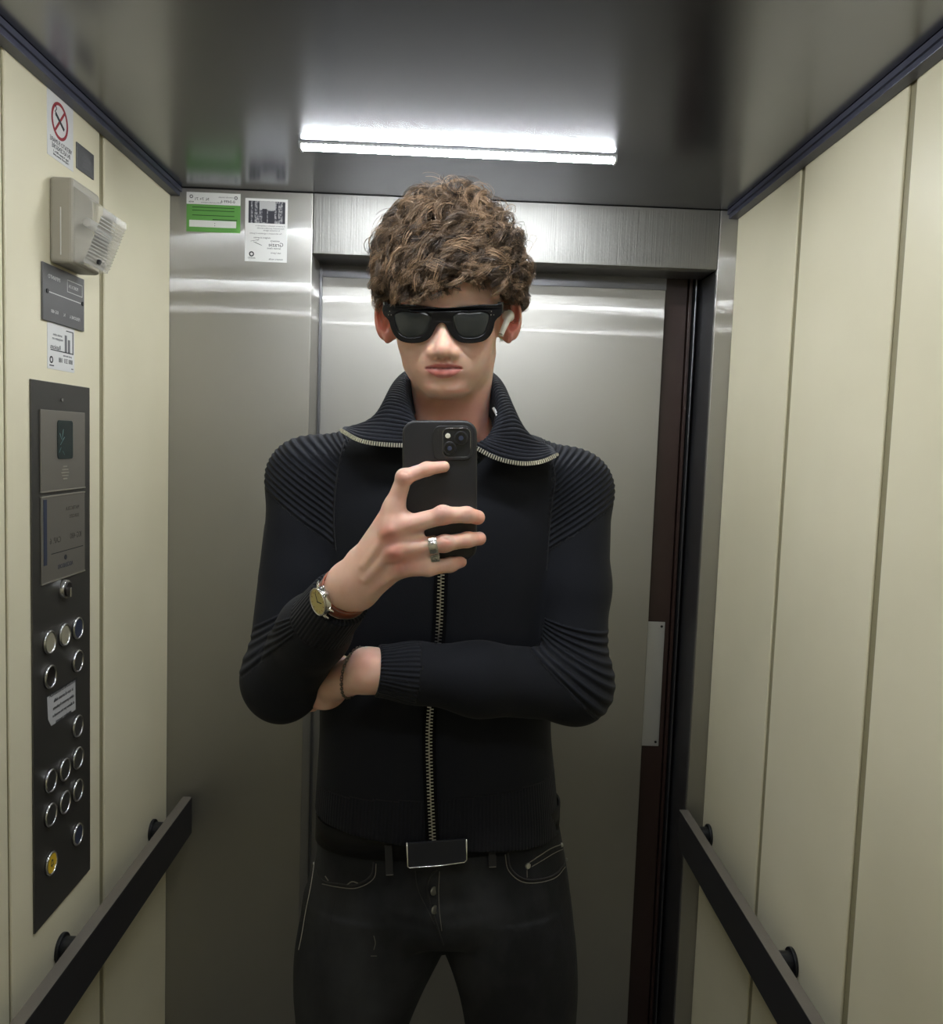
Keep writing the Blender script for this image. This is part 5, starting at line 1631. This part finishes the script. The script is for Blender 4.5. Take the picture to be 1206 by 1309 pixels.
for sx, px in ((-1, 492.0), (1, 640.5)):
    u0, v0 = hpx(px, 394, WG - 6)
    ue = sx * 86 + 3
    bm = bmesh.new()
    pts = [(u0 - sx * 2.0, v0, WG - 8), (u0 + sx * 1.0, v0 + 1, WG - 16), (u0 + sx * 4, v0 + 2, -40), (ue - sx * 3, v0 + 3, -84), (ue - sx * 3, v0 - 8, -112)]
    hh = [7.5, 7.0, 5.0, 4.5, 4.0]
    prev = None
    for (u_, v_, w_), h_ in zip(pts, hh):
        cur = [bm.verts.new(HM @ Vector((u_ + a * 2.0, v_ + b * h_, w_))) for a, b in ((-1, -1), (1, -1), (1, 1), (-1, 1))]
        if prev:
            for k in range(4): bm.faces.new((prev[k], prev[(k + 1) % 4], cur[(k + 1) % 4], cur[k]))
        else: bm.faces.new(cur)
        prev = cur
    bm.faces.new(prev)
    bm_obj('temple_arm', bm, M['acetate'], sg_)
M['rivet_dot'] = mat('frame_rivet', (.7, .7, .7, 1), .2, 1)
for px, py in ((498, 398), (500, 402.5), (496.5, 402.5), (628.5, 398), (631.5, 402.5), (628, 402.5)):
    u_, v_ = hpx(px, py, WG)
    cyl('rivet', HM @ wrap(Vector((u_, v_, WG + 2.6))), HR[:, 2], .0006, .0005, M['rivet_dot'], sg_, 8)

# ================================================================== EARBUD
M['white_plastic'] = mat('glossy_white_plastic', srgb(232, 230, 222), .2)
eb = empty('earbud', tuple(pix(647, 408, 1.158)), 'white wireless earbud in the ear beside the sunglasses', 'earbud')
ebs = Shape([[('u', cone(pix(651.5, 403, 1.156), pix(641, 427, 1.150), .0048, .0036), 0), ('u', ell(tuple(pix(650, 404, 1.163)), (.0085, .009, .0085)), .004)]])
v_, f_ = surface(ebs, .0008, 12)
bmo = np_mesh('earbud_shell', v_, f_, M['white_plastic'], eb)
cyl('stem_tip', pix(640.8, 428.2, 1.1495), (pix(641, 427, 1.150) - pix(651.5, 403, 1.156)), .0036, .0016, M['chrome'], eb, 16)

# ================================================================== PHONE
M['case'] = mat('black_silicone_case', (0.010, 0.010, 0.012, 1), 0.48, 0, .5)
M['case_lip'] = mat('case_lip', (0.016, 0.016, 0.018, 1), 0.3)
M['glass_black'] = mat('camera_glass', (0.004, 0.004, 0.006, 1), 0.06, 0, .6)
M['module'] = mat('camera_plate', (0.012, 0.013, 0.016, 1), 0.22)
YP = .9440
ex_ = Vector((CR[0], 0, CR[2])).normalized(); ez_ = Vector((0, -1, 0)); ey_ = ez_.cross(ex_)
pc = Vector(pix(562.5, 627.3, YP))
PF = frame_of(pc, ex_, ey_)
def ploc(px, py):
    q = PF.inverted() @ Vector(pix(px, py, YP)); return q.x, q.y
ph_ = empty('smartphone', tuple(pc), 'smartphone in a black case held upright in the raised hand', 'phone')
w2, h2 = .0388, .0755
shape2d('phone_case', rrect(-w2, -h2, w2, h2, .0125, 8), [], .0118, M['case'], PF @ Matrix.Translation((0, 0, -.0059)), ph_, .0028)
shape2d('display_glass', rrect(-w2 + .0032, -h2 + .0032, w2 - .0032, h2 - .0032, .010, 8), [], .0010, M['glass_black'], PF @ Matrix.Translation((0, 0, -.0119)), ph_, .0002)
x0, y0 = ploc(554.5, 587.5); x1, y1 = ploc(603.5, 545)
xi, yi = ploc(566.5, 584.5); xj, yj = ploc(601.5, 547.5)
isl = shape2d('camera_surround', rrect(x0, y0, x1, y1, .0085, 8), [rrect(xi, yi, xj, yj, .0065, 8)], .0022, M['case_lip'], PF @ Matrix.Translation((0, 0, .0009)), ph_, .0006)
rim = rrect(xi - .0002, yi - .0002, xj + .0002, yj + .0002, .0067, 8)
tube('polished_rim', [PF @ Vector((a, b, .0016)) for a, b in rim], .00045, M['chrome'], isl, 6, True)
cpt_ = shape2d('camera_plate', rrect(xi, yi, xj, yj, .0065, 8), [], .0016, M['module'], PF @ Matrix.Translation((0, 0, .0004)), ph_, .0003)
for px, py, r in ((589.5, 560, .0079), (575.0, 573.0, .0074)):
    a, b = ploc(px, py)
    lb = cyl('camera_lens', PF @ Vector((a, b, .0020)), ez_, r, .0026, M['case_lip'], ph_, 40, None, .0005, True)
    cyl('lens_glass', PF @ Vector((a, b, .0034)), ez_, r * .78, .0006, M['glass_black'], lb, 32, None, .0001, True)
    cyl('lens_iris', PF @ Vector((a, b, .0038)), ez_, r * .34, .0003, M['btn_blue'], lb, 24)
a, b = ploc(572.8, 557.2)
M['flash'] = mat('flash_white', srgb(225, 222, 205), .25, 0, .5)
cyl('flash', PF @ Vector((a, b, .0015)), ez_, .0029, .0016, M['flash'], ph_, 24, None, .0004, True)
for i in range(6):
    a, b = ploc(559.5, 551 + i * 4.8)
    box('raised_mark', (a - .0008, b - .0012, 0), (a + .0008, b + .0012, .0004), M['case_lip'], ph_, .0001, PF @ Matrix.Translation((0, 0, .0018)))
box('side_button', (w2 - .0006, .020, -.0075), (w2 + .0006, .031, -.0045), M['case_lip'], ph_, .0003, PF)

# ================================================================== WATCH, RING, BRACELET
def body_ring(c, a, off, n=72, sh=BODY, start=.06):
    a = np.array(a) / np.linalg.norm(a); e1 = np.cross(a, [0, 0, 1.0]); e1 /= np.linalg.norm(e1); e2 = np.cross(a, e1)
    th = np.linspace(0, 2 * math.pi, n, endpoint=False); D = np.cos(th)[:, None] * e1 + np.sin(th)[:, None] * e2
    t = np.full(n, start)
    for _ in range(60): t = t - (sh.ev((c + D * t[:, None]).astype(f32)) - off) * .7
    t = np.convolve(np.r_[t[-3:], t, t[:3]], np.ones(7) / 7, 'valid')
    return c + D * t[:, None], D
M['leather'] = mat('tan_leather', srgb(128, 62, 38), .5)
noise_color(M['leather'], srgb(112, 52, 32), srgb(146, 76, 48), 60)
M['watch_steel'] = mat('watch_steel', (.72, .70, .66, 1), .18, 1)
M['dial'] = mat('champagne_dial', srgb(188, 174, 112), .35, .3)
wc = CUFA + dA * .010
wt = empty('wristwatch', tuple(wc), 'round watch with champagne dial on a brown leather strap around the raised wrist', 'watch')
R1, D1 = body_ring(wc, dA, .0012)
def band_mesh(name, R_, D_, ax, hw_, th, m, parent, skip=None):
    bm = bmesh.new(); n = len(R_); prof = [(-hw_, 0), (-hw_ * .9, th), (hw_ * .9, th), (hw_, 0)]
    rws = [[bm.verts.new(R_[i] + ax * p[0] + D_[i] * p[1]) for p in prof] for i in range(n)]
    for i in range(n):
        for k in range(4): bm.faces.new((rws[i][k], rws[(i + 1) % n][k], rws[(i + 1) % n][(k + 1) % 4], rws[i][(k + 1) % 4]))
    return bm_obj(name, bm, m, parent, True)
band_mesh('strap', R1, D1, dA, .0085, .0022, M['leather'], wt)
for sgn in (-1, 1): tube('strap_stitch', [tuple(r + dA * sgn * .0068 + d * .0023) for r, d in zip(R1, D1)], .0004, M['stitch'], wt, 4, True)
mdir = np.array([-.70, -.70, -.10]); mdir = mdir - dA * (mdir @ dA) * .8; mdir /= np.linalg.norm(mdir)
k_ = int(np.argmax(D1 @ (mdir - dA * (mdir @ dA))))
cp_ = Vector(R1[k_]) + Vector(mdir) * .004
nrm_ = Vector(mdir); ax_ = Vector(dA); ax_ = (ax_ - nrm_ * ax_.dot(nrm_)).normalized(); up2 = nrm_.cross(ax_)
cs_ = cyl('watch_case', cp_, nrm_, .0172, .0075, M['watch_steel'], wt, 48, .0166, .0014, True)
dl = cyl('dial', cp_ + nrm_ * .0040, nrm_, .0148, .0006, M['dial'], wt, 48)
bm = bmesh.new(); ring_bm(bm, cp_ + nrm_ * .0036, nrm_, .0155, [(.0012, 0), (.0008, .0018), (-.0004, .0016), (-.0006, 0)], 48); bm_obj('bezel', bm, M['watch_steel'], wt, True)
for i in range(12):
    a = i * math.pi / 6; d_ = up2 * math.cos(a) + ax_ * math.sin(a)
    fr = frame_of(cp_ + nrm_ * .0044 + d_ * .0122, d_, nrm_.cross(d_))
    box('hour_marker', (-.0012, -.0003, 0), (.0012, .0003, .0003), M['leather'], dl, 0, fr)
for L_, a, w_ in ((.0085, 2.3, .0006), (.0115, .4, .0004)):
    d_ = up2 * math.cos(a) + ax_ * math.sin(a); fr = frame_of(cp_ + nrm_ * .0047, d_, nrm_.cross(d_))
    box('watch_hand', (-.001, -w_, 0), (L_, w_, .0003), M['ink'], dl, 0, fr)
for su in (-1, 1):
    for sa in (-1, 1):
        p0 = cp_ + up2 * su * .0135 + ax_ * sa * .0085; p1 = cp_ + up2 * su * .0205 + ax_ * sa * .0085 - nrm_ * .0035
        tube('lug', [p0, (p0 + p1) / 2 + nrm_ * .0006, p1], [.0020, .0019, .0012], M['watch_steel'], wt, 8)
cyl('crown', cp_ + ax_ * .0190, ax_, .0026, .0036, M['watch_steel'], wt, 20, None, .0004, True)
cyl('pusher', cp_ + ax_ * .0178 + up2 * .0085, (ax_ + up2 * .5), .0016, .0036, M['watch_steel'], wt, 12, None, .0003, True)

M['silver'] = mat('worn_silver_ring', (.70, .69, .65, 1), .22, 1)
noise_bump(M['silver'], 260, .5, .0012)
rc = pix(554, 697.5, .930) ; ra = pix(569, 694.5, .930) - pix(539, 699, .930)
R2, D2 = body_ring(rc, ra, .0003, 48, BODY, .0165)
rg = band_mesh('ring', R2, D2, ra / np.linalg.norm(ra), .0052, .0022, M['silver'], None)
tag(rg, 'wide worn silver ring on the ring finger holding the phone', 'ring')
mdf = rg.modifiers.new('b', 'BEVEL'); mdf.width = .0006; mdf.segments = 2

br = empty('bracelet', tuple(pix(446, 858, 1.08)), 'thin dark chain bracelet around the lower bare wrist', 'bracelet')
M['chain'] = mat('oxidised_chain', (.22, .19, .16, 1), .3, 1)
bc = pix(451, 861, 1.118); bd = (pix(425, 874, 1.150) - WB); bd /= np.linalg.norm(bd)
bx = np.array([-.88, .42, .24]); bx /= np.linalg.norm(bx)
R3, D3 = body_ring(bc, -bx, .0014, 64, Shape([[o for o in BODY.groups[0] if True]]), .036)
Lr = np.linalg.norm(np.roll(R3, -1, 0) - R3, axis=1).sum()
nl = int(Lr / .0040); cum = np.r_[0, np.cumsum(np.linalg.norm(np.roll(R3, -1, 0) - R3, axis=1))]
Rc = np.vstack([R3, R3[:1]]); Dc = np.vstack([D3, D3[:1]])
for i in range(nl):
    s0 = (i + .5) * Lr / nl
    p = np.array([np.interp(s0, cum, Rc[:, k]) for k in range(3)]); d_ = np.array([np.interp(s0, cum, Dc[:, k]) for k in range(3)])
    q2 = np.array([np.interp(s0 + .0005, cum, Rc[:, k]) for k in range(3)])
    t = Vector(q2 - p).normalized(); d_ = Vector(d_).normalized()
    if i % 2: nr_ = (d_ + t.cross(d_)).normalized()
    else: nr_ = (d_ - t.cross(d_)).normalized()
    s2 = nr_.cross(t).normalized()
    tube('chain_link', [Vector(p) + t * math.cos(a) * .0028 + s2 * math.sin(a) * .0017 for a in np.linspace(0, 2 * math.pi, 10, endpoint=False)], .00065, M['chain'], br, 5, True)
